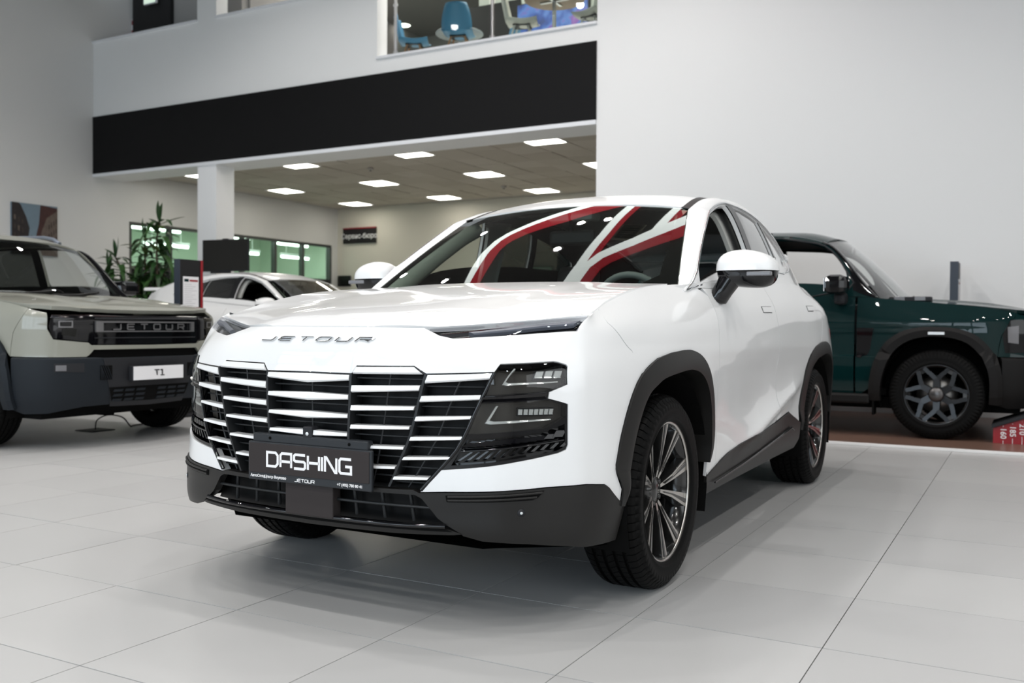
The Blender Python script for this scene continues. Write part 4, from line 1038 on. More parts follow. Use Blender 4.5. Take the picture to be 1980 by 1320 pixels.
# ---- wheels
def tyre_mesh(R, w, rim, pitches=72, depth=.0065):
    hw = w/2
    prof = [(rim, hw-.022), (rim+.012, hw-.007), (rim+.024, hw-.002), (rim+.027, hw-.0045), (rim+.05, hw+.001), (rim+.072, hw-.001), (R-.030, hw-.009), (R-.026, hw-.0125), (R-.013, hw-.021), (R-.006, hw-.032), (R-.002, hw-.045)]
    for g in (.058, .021): prof += [(R-.0008, g+.0075), (R-.011, g+.006), (R-.011, g-.006), (R-.0008, g-.0075)]
    full = prof + [(r, -h) for r, h in reversed(prof)]
    K = len(full); mb = MB(); V = []; nv = 0
    for p in range(pitches):
        for q, fr in enumerate((0, .84, .86, .98)):
            for r, h in full:
                a = 2*PI*(p+fr + (.12*abs(h)/hw if abs(h) < .055 else 0) + (.5 if h < 0 else 0))/pitches
                g = depth if (q >= 2 and r > R-.031 and r > R-.0105 or q >= 2 and R-.031 < r and abs(h) > .06) else 0
                if abs(h) < .03: g *= .5
                V.append(((r-g)*math.cos(a), (r-g)*math.sin(a), h))
    N = pitches*4
    side = []; tread = []
    for i in range(N):
        j = (i+1) % N
        for k in range(K-1):
            f = (i*K+k, j*K+k, j*K+k+1, i*K+k+1)
            (tread if min(full[k][0], full[k+1][0]) > R-.027 else side).append(f)
    mb.v = V; mb.f = side+tread; mb.sm = [True]*len(side)+[False]*len(tread)
    return mb, hw
def flatten(mb, zmin):
    mb.v = [(x, y, max(z, zmin)) for x, y, z in mb.v]
def wheel(parent, x, y, z, s, R, w, style, cams=True):
    """axis along x, outer face towards s"""
    rim = .258 if style == 'twin' else .256
    rot = Matrix.Rotation(s*PI/2, 4, 'Y'); base = Matrix.Translation((x, y, z))
    rm = MB().lathe([(rim-.004, w/2-.020), (rim+.004, w/2-.016), (rim+.004, w/2-.024), (rim-.010, w/2-.03), (rim-.016, .03), (rim-.03, -.05), (rim-.02, -w/2+.02), (rim, -w/2+.012)], 64)
    rim_o = rm.build('wheel', M_RIMDARK, parent)
    lipm = MB().lathe([(rim-.007, w/2-.0215), (rim+.003, w/2-.0155), (rim+.004, w/2-.021), (rim-.006, w/2-.026)], 72, closed=True)
    lip_o = lipm.build('rim_edge', M_RIMFACE if style == 'twin' else M_SPOKE2, rim_o)
    face = MB(); dark = MB(); hub_h = w/2-.062; rim_h = w/2-.026
    def blade(mbf, mbd, a0, r0, w0, h0, a1, r1, w1, h1, dep=.035, cham=.0):
        c = [];
        for (a, r, ww, h) in ((a0, r0, w0, h0), (a1, r1, w1, h1)):
            p = Vector((r*math.cos(a), r*math.sin(a), h)); c.append((p, ww))
        t = (c[1][0]-c[0][0]); t.z = 0; t.normalize(); nrm = Vector((-t.y, t.x, 0)); V = []
        for p, ww in c: V += [p+nrm*ww/2, p-nrm*ww/2]
        if mbf is not None: mbf.add([tuple(v) for v in V]+[tuple(v-Vector((0,0,.004))) for v in V], [(0,1,3,2), (0,2,6,4), (1,5,7,3), (0,4,5,1), (2,3,7,6)])
        k = 1.25
        U = []
        for p, ww in c: U += [p+nrm*ww/2*1.02-Vector((0,0,.003)), p-nrm*ww/2*1.02-Vector((0,0,.003))]
        B = [];
        for p, ww in c: B += [p+nrm*ww/2*k-Vector((0,0,dep)), p-nrm*ww/2*k-Vector((0,0,dep))]
        mbd.add([tuple(v) for v in U+B], [(0,1,3,2), (0,2,6,4), (1,5,7,3), (0,4,5,1), (2,3,7,6), (4,6,7,5)])
    if style == 'twin':
        for k in range(5):
            a = 2*PI*k/5 + PI/2
            for d in (-1, 1):
                blade(face, dark, a+d*.20, .050, .013, hub_h, a+d*.245, .140, .025, hub_h+.018)
                blade(face, dark, a+d*.245, .140, .025, hub_h+.018, a+d*.285, rim-.004, .052, rim_h)
                blade(dark, dark, a+d*.225, .075, .003, hub_h+.011, a+d*.245, .140, .006, hub_h+.0205, dep=.004)
                blade(dark, dark, a+d*.245, .140, .006, hub_h+.0205, a+d*.300, rim-.010, .016, rim_h+.0025, dep=.004)
        dark.lathe([(0, hub_h+.004), (.030, hub_h+.003), (.034, hub_h), (.060, hub_h-.004), (.066, hub_h-.03)], 24)
        for k in range(5):
            a = 2*PI*k/5 + PI/2+PI/5
            dark.lathe([(0, hub_h-.001), (.009, hub_h-.002), (.010, hub_h-.01)], 10, Matrix.Translation((.050*math.cos(a), .050*math.sin(a), .004)))
        sp = face.build('spoke_face', M_RIMFACE, rim_o); dk = dark.build('spoke_web', M_RIMDARK, rim_o)
    else:
        for k in range(6):
            a = 2*PI*k/6 + PI/6*0
            blade(face, dark, a, .055, .055, hub_h+.012, a, .142, .048, hub_h+.024)
            for d in (-1, 1):
                blade(face, dark, a+d*.06, .138, .037, hub_h+.024, a+d*.30, .198, .033, hub_h+.03)
                blade(face, dark, a+d*.30, .190, .033, hub_h+.03, a+d*.405, rim-.008, .033, rim_h)
            blade(None, dark, a+PI/6-.09, rim-.022, .05, rim_h-.01, a+PI/6+.09, rim-.022, .05, rim_h-.01, .03)
        dark.lathe([(rim-.004, rim_h-.002), (rim-.016, rim_h-.006), (rim-.018, rim_h-.03)], 64)
        sp = face.build('spoke_face', M_SPOKE2, rim_o); dk = dark.build('spoke_web', M_RIMDARK, rim_o)
        MB().lathe([(0, hub_h+.045), (.022, hub_h+.045), (.03, hub_h+.042), (.045, hub_h+.04), (.062, hub_h+.03), (.066, hub_h+.005)], 32).build('hub_cap', M_SPOKE3, rim_o)
    ds = MB().lathe([(.05, -.005), (.165, -.005), (.165, -.02), (.05, -.02)], 40).build('brake_disc', M_DISC, rim_o)
    ty, hw = tyre_mesh(R, w, rim-.002)
    ty_o = ty.build('tyre', M_TYRE, rim_o)
    objs = [rim_o, sp, dk, ds, ty_o, lip_o] + [c for c in bpy.data.objects if c.parent == rim_o and c.name.startswith('hub_cap')]
    for o in set(objs): o.data.transform(rot)
    for o in objs[4:]:
        if o.name.startswith(('tyre', 'tread')):
            for v in o.data.vertices:
                if v.co.z < -z+.0005: v.co.z = -z+.0005
    rim_o.matrix_local = base
    return rim_o
M_SPOKE2 = mat('dark_alloy', (.055, .058, .062), .30, metal=.85)
M_SPOKE3 = mat('dark_hub', (.12, .115, .115), .30, metal=.9)
for yy in (DLS, DLS+WB):
    for s in (1, -1): wheel(car, s*.823, yy - (.018 if yy < 2 else 0), .358, s, .365, .235, 'twin')

# ---- cabin
MB().box(-.82, .82, 1.25, 4.2, .27, .34).build('cabin_floor', M_VOID, car)
MB().box(-.80, .80, 1.33, 1.78, .80, 1.085, b=.06).box(-.30, .30, 1.62, 1.80, 1.0, 1.14, b=.03).build('dashboard', M_DARK, car)
MB().box(-.14, .14, 1.7, 2.6, .34, .72, b=.04).build('centre_console', M_DARK, car)
stw = MB(); cc = Vector((.38, 1.97, 1.06)); ax = Vector((0, .90, .42)).normalized(); e1 = Vector((1, 0, 0)); e2 = ax.cross(e1)
stw.tube([cc+(e1*math.cos(a)+e2*math.sin(a))*.185 for a in np.linspace(0, 2*PI, 32, endpoint=False)], .017, 10, closed=True)
stw.box(-.06, .06, -.04, .04, -.02, .02, b=.015, mtx=frame_mtx(cc, e1, e2))
stw.box(-.18, .18, -.015, .015, -.012, .012, b=.008, mtx=frame_mtx(cc, e1, e2))
stw.tube([cc, cc-ax*.3], .03, 8)
stw.build('steering_wheel', mat('wheel_rim_grey', (.16, .18, .175), .5), car)
def seat(x, y, wd=.50, n='front_seat'):
    s = MB().box(-wd/2, wd/2, -.25, .27, .0, .17, b=.06).box(-wd/2, -wd/2+.09, -.2, .25, .05, .23, b=.035).box(wd/2-.09, wd/2, -.2, .25, .05, .23, b=.035)
    s = s.build(n, M_SEAT, car); s.location = (x, y, .45)
    bk = MB(); mt = Matrix.Rotation(-.32, 4, 'X')
    bk.box(-wd/2+.02, wd/2-.02, 0, .13, .06, .66, b=.05, mtx=mt).box(-wd/2, -wd/2+.10, -.03, .10, .1, .55, b=.04, mtx=mt).box(wd/2-.10, wd/2, -.03, .10, .1, .55, b=.04, mtx=mt)
    b = bk.build('backrest', M_SEAT, s); b.location = (0, .22, .06)
    h = MB().box(-.14, .14, .01, .11, .70, .90, b=.045, mtx=mt).tube([mt @ Vector((-.06, .06, .6)), mt @ Vector((-.06, .06, .75))], .008, 6).tube([mt @ Vector((.06, .06, .6)), mt @ Vector((.06, .06, .75))], .008, 6)
    h = h.build('head_restraint', M_SEAT, s); h.location = (0, .22, .06)
seat(.38, 2.42); seat(-.38, 2.42); seat(0, 3.32, 1.28, 'rear_bench')
panel('headliner', lambda a, b: roof(a, b) - np.array([0, 0, .045]), [(-.55, 2.08), (.55, 2.08), (.56, 2.8), (.54, 3.7), (-.54, 3.7), (-.56, 2.8)], M_LINER, car, h=.08, lip=0, flip=(0, 0, -1))
panel('pillar_trim', green, [(1.45, .55), (1.52, .99), (2.06, .99), (2.4, .99), (2.4, .84), (2.1, .76), (1.95, .72), (1.7, .66), (1.55, .5)], M_TRIM, car, scale=GSC, h=.04, off=-.05, lip=0, mirror=True, center=(0, 2.6, 1.25))
for s in (1, -1):
    P = [wind(np.array([s*.945]), np.array([t_]))[0] + np.array([-s*(.012 if s < 0 else -.01), .035, -.040]) for t_ in np.linspace(.02, .97, 14)]
    MB().tube(P, [.045, .046, .046, .045, .044, .043, .042, .041, .04, .04, .04, .04, .045, .05], 10).build('screen_pillar_trim', M_TRIM, car)
panel('centre_pillar_trim', green, [(2.42, -.05), (2.28, .7), (2.33, .95), (2.55, .95), (2.52, .7), (2.62, -.05)], M_LINER, car, scale=GSC, h=.04, off=-.07, lip=.02, mirror=True, center=(0, 2.6, 1.25))
panel('door_card', beltm, inv_side([(1.56, .45), (1.56, 1.10), (2.5, 1.16), (3.3, 1.20), (3.3, .8), (3.1, .5)]), M_DARK, car, scale=BS, h=.06, off=-.085, lip=.02, mirror=True)
MB().box(-.13, .13, 2.04, 2.075, 1.395, 1.475, b=.02).tube([(0, 2.05, 1.47), (0, 2.02, 1.56)], .01, 6).build('interior_mirror', M_DARK, car)
MB().box(-.13, .13, 2.02, 2.14, 1.52, 1.575, b=.02).build('roof_console', M_LINER, car)
# ---------------------------------------------------------------- two boxy off-road wagons
Z2 = [.26, .40, .55, .70, .715, .82, .94, 1.03]
IN2 = [.075, .02, 0, 0, .020, .022, .022, .028]
def _c2(x, y, nx, ny, top):
    return [(x - nx*i, y - ny*i, z) for z, i in zip(Z2, IN2)] + [top]
NET2 = np.array([
    _c2(0, -.02, 0, -1, (0, .06, 1.075)), _c2(.32, -.012, 0, -1, (.32, .068, 1.075)), _c2(.58, .015, .1, -1, (.57, .095, 1.073)),
    _c2(.79, .095, .35, -.93, (.765, .17, 1.07)), _c2(.90, .22, .75, -.66, (.865, .275, 1.085)), _c2(.955, .40, .95, -.3, (.90, .41, 1.115)),
    _c2(.985, .70, 1, 0, (.905, .70, 1.155)), _c2(.99, 1.15, 1, 0, (.91, 1.15, 1.20)), _c2(.99, 1.6, 1, 0, (.925, 1.6, 1.235)), _c2(.99, 2.3, 1, 0, (.93, 2.3, 1.245)),
    _c2(.99, 3.1, 1, 0, (.93, 3.1, 1.255)), _c2(.99, 3.9, 1, 0, (.92, 3.9, 1.26)), _c2(.96, 4.4, .9, .2, (.90, 4.4, 1.26)), _c2(.80, 4.66, .4, .8, (.76, 4.62, 1.26)), _c2(0, 4.70, 0, 1, (0, 4.66, 1.26))], float)
def flank(u, v):
    u = np.atleast_1d(np.asarray(u, float)); v = np.atleast_1d(np.asarray(v, float)); s = np.where(u < 0, -1, 1); u = np.abs(u)
    cols = hermite(NET2, u); n = cols.shape[1]; T_ = np.empty_like(cols)
    T_[:, 1:-1] = (cols[:, 2:] - cols[:, :-2])*.5; T_[:, 0] = cols[:, 1]-cols[:, 0]; T_[:, -1] = cols[:, -1]-cols[:, -2]
    T_[:, 3] *= .35; T_[:, 4] *= .35
    i = np.clip(np.floor(v).astype(int), 0, n-2); f = (v-i)[:, None]; k = np.arange(len(u))
    a, b, ta, tb = cols[k, i], cols[k, i+1], T_[k, i], T_[k, i+1]
    P = a*(2*f**3-3*f**2+1) + ta*(f**3-2*f**2+f) + b*(-2*f**3+3*f**2) + tb*(f**3-f**2); P[:, 0] *= s
    return P
_gu, _gv = np.meshgrid(np.arange(0, 14.01, .08), np.arange(0, 8.01, .12), indexing='ij'); _G2 = flank(_gu.ravel(), _gv.ravel())
def inv2(pts, ax):
    """side (y,z) with ax=1, or front (x,z) with ax=0, to (u,v)"""
    out = []; ok = (_gu.ravel() >= 4) if ax == 1 else (_gu.ravel() <= 5)
    for p, z in pts:
        D = (_G2[:, ax]-abs(p) if ax == 0 else _G2[:, 1]-p)**2 + (_G2[:, 2]-z)**2; D = np.where(ok, D, 9)
        k = np.argmin(D); u, v = _gu.ravel()[k], _gv.ravel()[k]
        for _ in range(6):
            e = .01; P = flank([u, u+e, u], [v, v, v+e])[:, [ax, 2]]
            J = np.stack([(P[1]-P[0])/e, (P[2]-P[0])/e], 1); r = np.array([abs(p) if ax == 0 else p, z])-P[0]
            d = np.linalg.solve(J + 1e-9*np.eye(2), r); u = float(max(0, u+np.clip(d[0], -.2, .2))); v = float(np.clip(v+np.clip(d[1], -.2, .2), 0, 8))
        out.append((u*(-1 if ax == 0 and p < 0 else 1), v))
    return out
def fr(*pts): return inv2(pts, 0)
def sd(*pts): return inv2(pts, 1)
def fp(u, v, off=0):
    P = flank([u], [v]); n = numnormal(flank, np.array([float(u)]), np.array([float(v)]))
    if (n*(P-np.array([0, 2.3, .75]))).sum() < 0: n = -n
    return (P+n*off)[0]
def wind2(s, t):
    s = np.atleast_1d(np.asarray(s, float)); t = np.atleast_1d(np.asarray(t, float)); s2 = s*s; tt = t[:, None]
    b = np.stack([.83*s, 1.13+.22*s2, 1.185+.02*s2], -1); e = np.stack([.695*s, 1.76+.09*s2, 1.795-.055*s2], -1)
    P = b*(1-tt)+e*tt; g = 4*t*(1-t)*.02; P[:, 1] -= g*.7; P[:, 2] += g*.6; return P
g2_e = lambda y: (lut([1.3,1.35,1.85,2.2,3.0,4.0,4.6], [.84,.83,.695,.705,.715,.71,.69])(y), lut([1.3,1.35,1.85,2.2,3.0,4.0,4.6], [1.18,1.205,1.74,1.815,1.845,1.825,1.78])(y))
def green2(y, t):
    y = np.atleast_1d(np.asarray(y, float)); t = np.atleast_1d(np.asarray(t, float))
    xb = lut([1.3,1.6,2.3,3.1,3.9,4.6], [.90,.925,.93,.93,.92,.86])(y); zb = lut([1.3,1.6,2.3,3.1,3.9,4.6], [1.205,1.235,1.245,1.255,1.26,1.26])(y)
    xe, ze = g2_e(y); zc = ze+.01; xc = np.maximum(xb-.24*(zc-zb), xe+.015); w = 3.0
    a, b, c = (1-t)**2, 2*t*(1-t)*w, t**2; den = a+b+c
    return np.stack([(a*xb+b*xc+c*xe)/den, y, (a*zb+b*zc+c*ze)/den], -1)
def hood2(x, y):
    x = np.atleast_1d(np.asarray(x, float)); y = np.atleast_1d(np.asarray(y, float)); q = np.clip(np.abs(x)/.9, 0, 1.05)
    zc = lut([0,.06,.16,.4,.8,1.2], [1.055,1.078,1.115,1.155,1.195,1.215])(y)
    rid = .016*np.clip((y-.2)/.3, 0, 1)*(1/(1+np.exp((np.abs(x)-.56)/.012)) - 1/(1+np.exp((np.abs(x)-.30)/.012)))
    return np.stack([x, y, zc - .030*q**4 + rid], -1)
def roof2(x, y):
    x = np.atleast_1d(np.asarray(x, float)); y = np.atleast_1d(np.asarray(y, float)); xe, ze = g2_e(np.maximum(y, 1.85)); q = np.clip(np.abs(x)/xe, 0, 1.05)
    zc = lut([1.76,2.1,3.0,4.0,4.6], [1.795,1.878,1.90,1.88,1.83])(y); return np.stack([x, y, zc+(ze-zc)*q**4], -1)

M_SIDEGL = glass('pale_side_glass', (.72, .78, .76), 1.5, boost=1.0)
def suv(label, loc, paint, dark, kind):
    c = thing('off_road_wagon', label, 'car', (loc[0], loc[1], loc[2]), PI/2)
    S2 = (.24, .12); ya, yb, R2 = .885, 3.685, .386
    pn = lambda nm, poly, m, **k: panel(nm, flank, poly, m, c, scale=S2, **{'h': .03, 'gap': .0015, **k})
    mir = dict(mirror=True)
    arch = [(-.50, .33), (-.50, .52), (-.475, .66), (-.40, .80), (-.29, .905), (-.15, .955), (0, .968), (.15, .962), (.29, .92), (.41, .83), (.49, .69), (.53, .55), (.545, .42), (.545, .33)]
    inn = [(-.40, .33), (-.405, .50), (-.385, .62), (-.325, .74), (-.235, .83), (-.12, .873), (0, .884), (.12, .878), (.235, .84), (.335, .76), (.40, .64), (.435, .52), (.45, .42), (.45, .33)]
    A1 = sd(*[(ya+y, z) for y, z in arch]); A2 = sd(*[(yb+y, z) for y, z in arch])
    # skin: nose strip with cheeks, wings, doors, quarter
    hl_o = fr((.800, .862), (.800, 1.035)); bd = .535
    pn('grille_band', both(fr((0, 1.048), (.79, 1.046), (.815, .95), (.80, .862), (.55, .832), (.53, .812), (0, .808))), M_GLOSS, off=-.012, lip=.01, gap=0)
    pn('nose_panel', both([(0, inv2([(0, .802)], 0)[0][1])] + fr((.53, .806), (.555, .826), (.79, .852), (.822, .93), (.812, 1.052)) + sd((.29, 1.085), (.39, .90), (.41, .80), (.42, .72)) + fr((.79, .716), (.57, .716), (.51, .768), (0, .768))), paint, lip=.02)
    wing = sd((.29, 1.086), (.5, 1.135), (.9, 1.18), (1.3, 1.215), (1.54, 1.232), (1.545, .34)) + [p for p in reversed(A1)][1:-3] + sd((.42, .72), (.412, .80), (.392, .90))
    pn('wing', wing, paint, **mir)
    pn('front_door', sd((1.555, .34), (1.555, 1.233), (2.1, 1.243), (2.62, 1.249), (2.62, .34)), paint, **mir)
    pn('rear_door', sd((2.632, .34), (2.632, 1.249), (3.1, 1.255), (3.62, 1.258), (3.62, .98)) + [p for p, q in zip(A2, arch) if q[0] < -.06][::-1], paint, **mir)
    pn('rear_quarter', sd((3.632, 1.258), (4.1, 1.26), (4.5, 1.26)) + [(14, 7.95), (14, 3.2), (13, 3.2), (12.2, 3.2)] + [p for p, q in zip(A2, arch) if q[0] > -.1][::-1] + sd((3.632, .975)), paint, **mir)
    pn('rear_bumper', [(14, 3.1), (14, .4), (13, .4), (12.3, .5), (12.2, 3.1)], dark, **mir)
    # bumper moulding
    pn('bumper', both(fr((0, .705), (.45, .705), (.50, .71), (.58, .712), (.79, .712)) + sd((.40, .715), (.385, .52), (.40, .36), (.44, .31)) + [(4.6, .15), (3.2, .2), (2, .5), (0, .6)]), dark, lip=.03)
    pn('upper_intake', both(fr((0, .765), (.50, .765), (.55, .72), (.45, .70), (0, .70))), M_VOID, off=-.03, lip=0, gap=0)
    pn('bumper_centre', both(fr((0, .70), (.455, .70), (.36, .32), (0, .31))), M_CHAR, off=.004, lip=.006)
    pn('skid_slots', both(fr((0, .475), (.40, .475), (.36, .36), (0, .35))), M_VOID, off=.007, lip=0)
    for r in range(3):
        for k in range(-3, 4):
            a, v = .105*k, .455-.037*r; q = fr((a-.035, v), (a+.045, v), (a+.035, v-.018), (a-.045, v-.018)) if abs(a) > .08 else None
            if q: panel('skid_slat', flank, q, dark, c, scale=S2, h=.05, off=.012, lip=.006)
    for s in (1, -1):
        q = fr((s*.375, .645), (s*.475, .645), (s*.475, .535), (s*.375, .535)); vs = panel('bumper_vent', flank, q, M_VOID, c, scale=S2, h=.04, off=.006, lip=.004)
        for k in range(6):
            a = .375+.018*k; P = fr((s*a, .54), (s*min(a+.045, .472), .64)); MB().tube([fp(*P[0], .009), fp(*P[1], .009)], .003, 5).build('vent_slat', dark, vs)
        q = fr((s*.60, .668), (s*.80, .668), (s*.80, .605), (s*.60, .600)); panel('fog_recess', flank, q, M_VOID if kind == 2 else M_CHAR, c, scale=S2, h=.04, off=.003, lip=.004)
        q = fr((s*.725, .655), (s*.79, .655), (s*.79, .612), (s*.725, .612)); panel('fog_lamp', flank, q, M_SMOKE, c, scale=S2, h=.03, off=.007, lip=.004)
        # headlamp
        if kind == 2:
            q = inv2([(s*.80, 1.02), (s*.80, .76)], 0) + [(s*a, b) for a, b in sd((.365, .755), (.385, .90), (.33, 1.03))]; sl_ = panel('side_lamp', flank, q, M_GLOSS, c, scale=S2, h=.03, off=.006, lip=.012)
            q = [(s*a, b) for a, b in sd((.27, .98), (.35, .97), (.345, .84), (.27, .83))]; panel('side_marker', flank, q, M_SMOKE, sl_, scale=S2, h=.03, off=.009, lip=.004)
        q = fr((s*.545, 1.036), (s*.785, 1.036), (s*.808, .95), (s*.795, .870), (s*.545, .842)); hb = panel('headlamp', flank, q, M_GLOSS, c, scale=S2, h=.03, off=-.006, lip=.01)
        q = fr((s*.665, .992), (s*.76, .990), (s*.76, .940), (s*.665, .940)); q2 = fr((s*.675, .984), (s*.75, .982), (s*.75, .948), (s*.675, .948))
        panel('light_frame', flank, q, M_BADGE, hb, holes=[q2], scale=S2, h=.02, off=.002, lip=.004)
        panel('projector', flank, fr((s*.64, .93), (s*.735, .93), (s*.74, .885), (s*.65, .87)), M_SCREEN, hb, scale=S2, h=.03, off=.004, lip=.004)
    # badge bar
    zz = lambda x, z, off: fp(*fr((x, z))[0], off)
    o1 = [(-.50, .992), (.475, .992), (.475, .905), (-.50, .905)]; i1 = [(-.435, .978), (.435, .978), (.435, .917), (-.435, .917)]
    def dens(L, n=8): return [(a[0]+(b[0]-a[0])*t/n, a[1]+(b[1]-a[1])*t/n) for a, b in zip(L, L[1:]+L[:1]) for t in range(n)]
    bb = pn('badge_frame', fr(*dens(o1)), M_BADGE, holes=[fr(*dens(i1))], off=.012, lip=.02)
    letters, wt = stroke_word('JETOUR', .066, .043, .062, .011, .006)
    for ch, mb in letters:
        V = [zz(-(px-wt/2)*1.0 if False else px-wt/2+.01, .926+py, -.004+pz) for px, py, pz in mb.v]
        link('badge_letter', mesh('badge_letter', V, mb.f), M_BADGE, c)
    for zq in (.86, 1.012): MB().tube([zz(x, zq, -.004) for x in np.linspace(-.5, .5, 14)], .005, 5).build('grille_rib', M_CHAR, c)
    # plate
    if kind == 1:
        ph = MB().box(-.235, .285, -.075, -.03, .515, .635, b=.004).build('plate_holder', M_CHAR, c)
        MB().box(-.225, .275, -.079, -.07, .522, .631, b=.001).build('plate_card', M_PAPER, ph)
        for L in ([(-.048,.602),(.006,.602),(.006,.593),(-.040,.593)], [(-.030,.590),(-.014,.590),(-.014,.553),(-.022,.553)], [(.016,.602),(.040,.602),(.040,.560),(.028,.560),(.028,.592),(.016,.592)], [(.012,.558),(.056,.558),(.056,.550),(.020,.550)]):
            V = [(x+.022, -.0795, z) for x, z in L] + [(x+.022, -.081, z) for x, z in L]; n = len(L)
            link('plate_letter', mesh('plate_letter', V, [tuple(range(n)), tuple(range(2*n-1, n-1, -1))] + [(i, n+i, n+(i+1) % n, (i+1) % n) for i in range(n)]), M_DARK, ph)
    # flares
    def fl(name, O_, I_):
        n = len(O_); k = 6; V = []
        for a, b in zip(O_, I_):
            B = fp(*b, .035); B1 = B.copy(); B1[0] -= .015; B2 = B.copy(); B2[0] -= .10
            V += [fp(*a, .002), fp(*a, .030), fp(a[0]*.6+b[0]*.4, a[1]*.6+b[1]*.4, .042), B, B1, B2]
        F = [(i*k+j, i*k+j+1, (i+1)*k+j+1, (i+1)*k+j) for i in range(n-1) for j in range(k-1)] + [tuple(range(k-1, -1, -1)), tuple(range((n-1)*k, n*k))]
        for s in (1, -1): MB().add([(s*p[0], p[1], p[2]) for p in V], F if s > 0 else [f[::-1] for f in F]).build(name, dark, c)
    for y0 in (ya, yb): fl('arch_flare', sd(*[(y0+y, z) for y, z in dense(arch)]), sd(*[(y0+y, z) for y, z in dense(inn)]))
    for y0 in (ya, yb):
        for s in (1, -1):
            n = 16; V = []
            for i in range(n+1):
                a = -.3+(PI+.6)*i/n; V += [(s*x, y0+.01-.46*math.cos(a), .39+.48*math.sin(a)) for x in (.95, .55)]
            MB().add(V, [(2*i, 2*i+1, 2*i+3, 2*i+2) for i in range(n)] + [tuple(2*i+1 for i in range(n+1))]).build('wheel_housing', M_VOID, c)
            wheel(c, s*.855, y0, .386, s, R2, .245, 'six')
            if y0 == ya: MB().box(min(s*.82, s*.98), max(s*.82, s*.98), 1.385, 1.40, .19, .40).build('mud_flap', M_VOID, c)
    for s in (1, -1):
        MB().box(min(s*.80, s*1.0), max(s*.80, s*1.0), 1.42, 3.25, .285, .375, b=.02).build('side_step', dark, c)
        o = panel('wing_vent', flank, sd((1.395, .955), (1.535, .955), (1.535, .70), (1.50, .69), (1.42, .78)), M_GLOSS, c, scale=S2, h=.04, off=.010, lip=.012)
        if s < 0:
            o.data.transform(Matrix.Diagonal((-1, 1, 1, 1))); o.data.flip_normals()
        MB().box(min(s*.99, s*1.035), max(s*.99, s*1.035), .82, .95, .90, .925, b=.004).build('flare_marker', M_CLEAR, c)
    MB().box(-.80, .80, .25, 4.5, .24, .34).box(-.56, .56, .3, 1.3, .3, 1.02).box(-.05, .05, .5, .6, .2, .24).build('underbody', M_VOID, c)
    # bonnet, screen, roof
    hp = [(0, .064), (.32, .072), (.57, .099), (.765, .174), (.862, .28), (.895, .41), (.90, .70), (.905, 1.15), (.86, 1.30), (.6, 1.22), (0, 1.15)]
    panel('bonnet', hood2, hp + [(-a, b) for a, b in reversed(hp[1:-1])], paint, c, h=.035, lip=.03, gap=.003, flip=(0, 0, 1))
    panel('windscreen', wind2, [(-1, 0), (1, 0), (1, 1), (-1, 1)], M_GLASSW2, c, scale=(.76, .8), h=.04, lip=0, flip=(0, -.6, 1))
    panel('windscreen_border', wind2, [(-1, 0), (1, 0), (1, 1), (-1, 1)], M_VOID, c, holes=[[(-.93, .09), (.93, .09), (.92, .955), (-.92, .955)]], scale=(.76, .8), h=.04, lip=0, off=-.004, flip=(0, -.6, 1))
    for x0 in (-.5, .1): MB().tube([wind2([x0+d], [t])[0]+np.array([0, -.015, .016]) for d, t in ((-.2, .02), (.1, .03), (.45, .08))], .012, 6).build('wiper', M_DARK, c)
    MB().box(-.80, .80, 1.1, 1.36, 1.13, 1.185).build('cowl', M_CHAR, c)
    ye = [1.76+.09*(x/.695)**2 for x in np.linspace(0, .685, 8)]
    rp = list(zip(np.linspace(0, .685, 8), [y+.004 for y in ye])) + [(float(g2_e(np.array([y]))[0][0])-.003, y) for y in (2.0, 2.4, 3, 3.6, 4.2, 4.58)] + [(0, 4.60)]
    panel('roof', roof2, rp + [(-a, b) for a, b in reversed(rp[1:-1])], paint, c, h=.06, lip=.02, flip=(0, 0, 1))
    so = [(1.36, .01), (1.355, .98), (1.6, .995), (1.85, .995), (2.4, .995), (3.2, .995), (4, .995), (4.6, .995), (4.6, 0), (3.9, 0), (3, 0), (2.2, 0), (1.6, 0)]
    w1 = [(1.62, .045), (1.66, .30), (1.74, .46), (1.84, .565), (1.93, .61), (2.55, .62), (2.55, .04)]
    w2 = [(2.68, .04), (2.68, .62), (3.5, .63), (3.66, .3), (3.60, .04)]; w3 = [(3.76, .06), (3.80, .30), (3.78, .60), (4.42, .60), (4.42, .06)]
    panel('side_frame', green2, so, paint, c, holes=[w1, w2, w3], scale=(1, .6), h=.035, lip=.03, mirror=True, center=(0, 2.8, 1.3))
    panel('pillar_cover', green2, [(1.375, .02), (1.37, .97), (1.6, .985), (1.86, .985), (1.88, .72), (1.76, .60), (1.63, .45), (1.58, .05)], M_GLOSS, c, scale=(1, .6), h=.035, off=.004, lip=.008, mirror=True, center=(0, 2.8, 1.3))
    P = [green2([y], [t])[0] for y, t in smooth_loop(w1, 2)]
    for s in (1, -1): MB().tube([(s*(p[0]+.001), p[1], p[2]) for p in P], .008, 6, closed=True).build('window_seal', M_CHAR, c)
    panel('side_lining', green2, so, M_VOID, c, holes=[w1, w2, w3], scale=(1, .6), h=.05, lip=0, off=-.03, mirror=True, center=(0, 2.8, 1.3))
    for nm, w_, m_ in (('rear_side_window', w2, M_GLASST), ('quarter_window', w3, M_GLASST)):
        panel(nm, green2, w_, m_, c, scale=(1, .6), h=.08, off=-.012, lip=0, mirror=True, center=(0, 2.8, 1.3))
    panel('tailgate', lambda a, b: np.stack([a, 4.59+.07*b+0*a, 1.78-.54*b+0*a], -1), [(-.68, 0), (.68, 0), (.85, 1), (-.85, 1)], paint, c, h=.1, flip=(0, 1, 0))
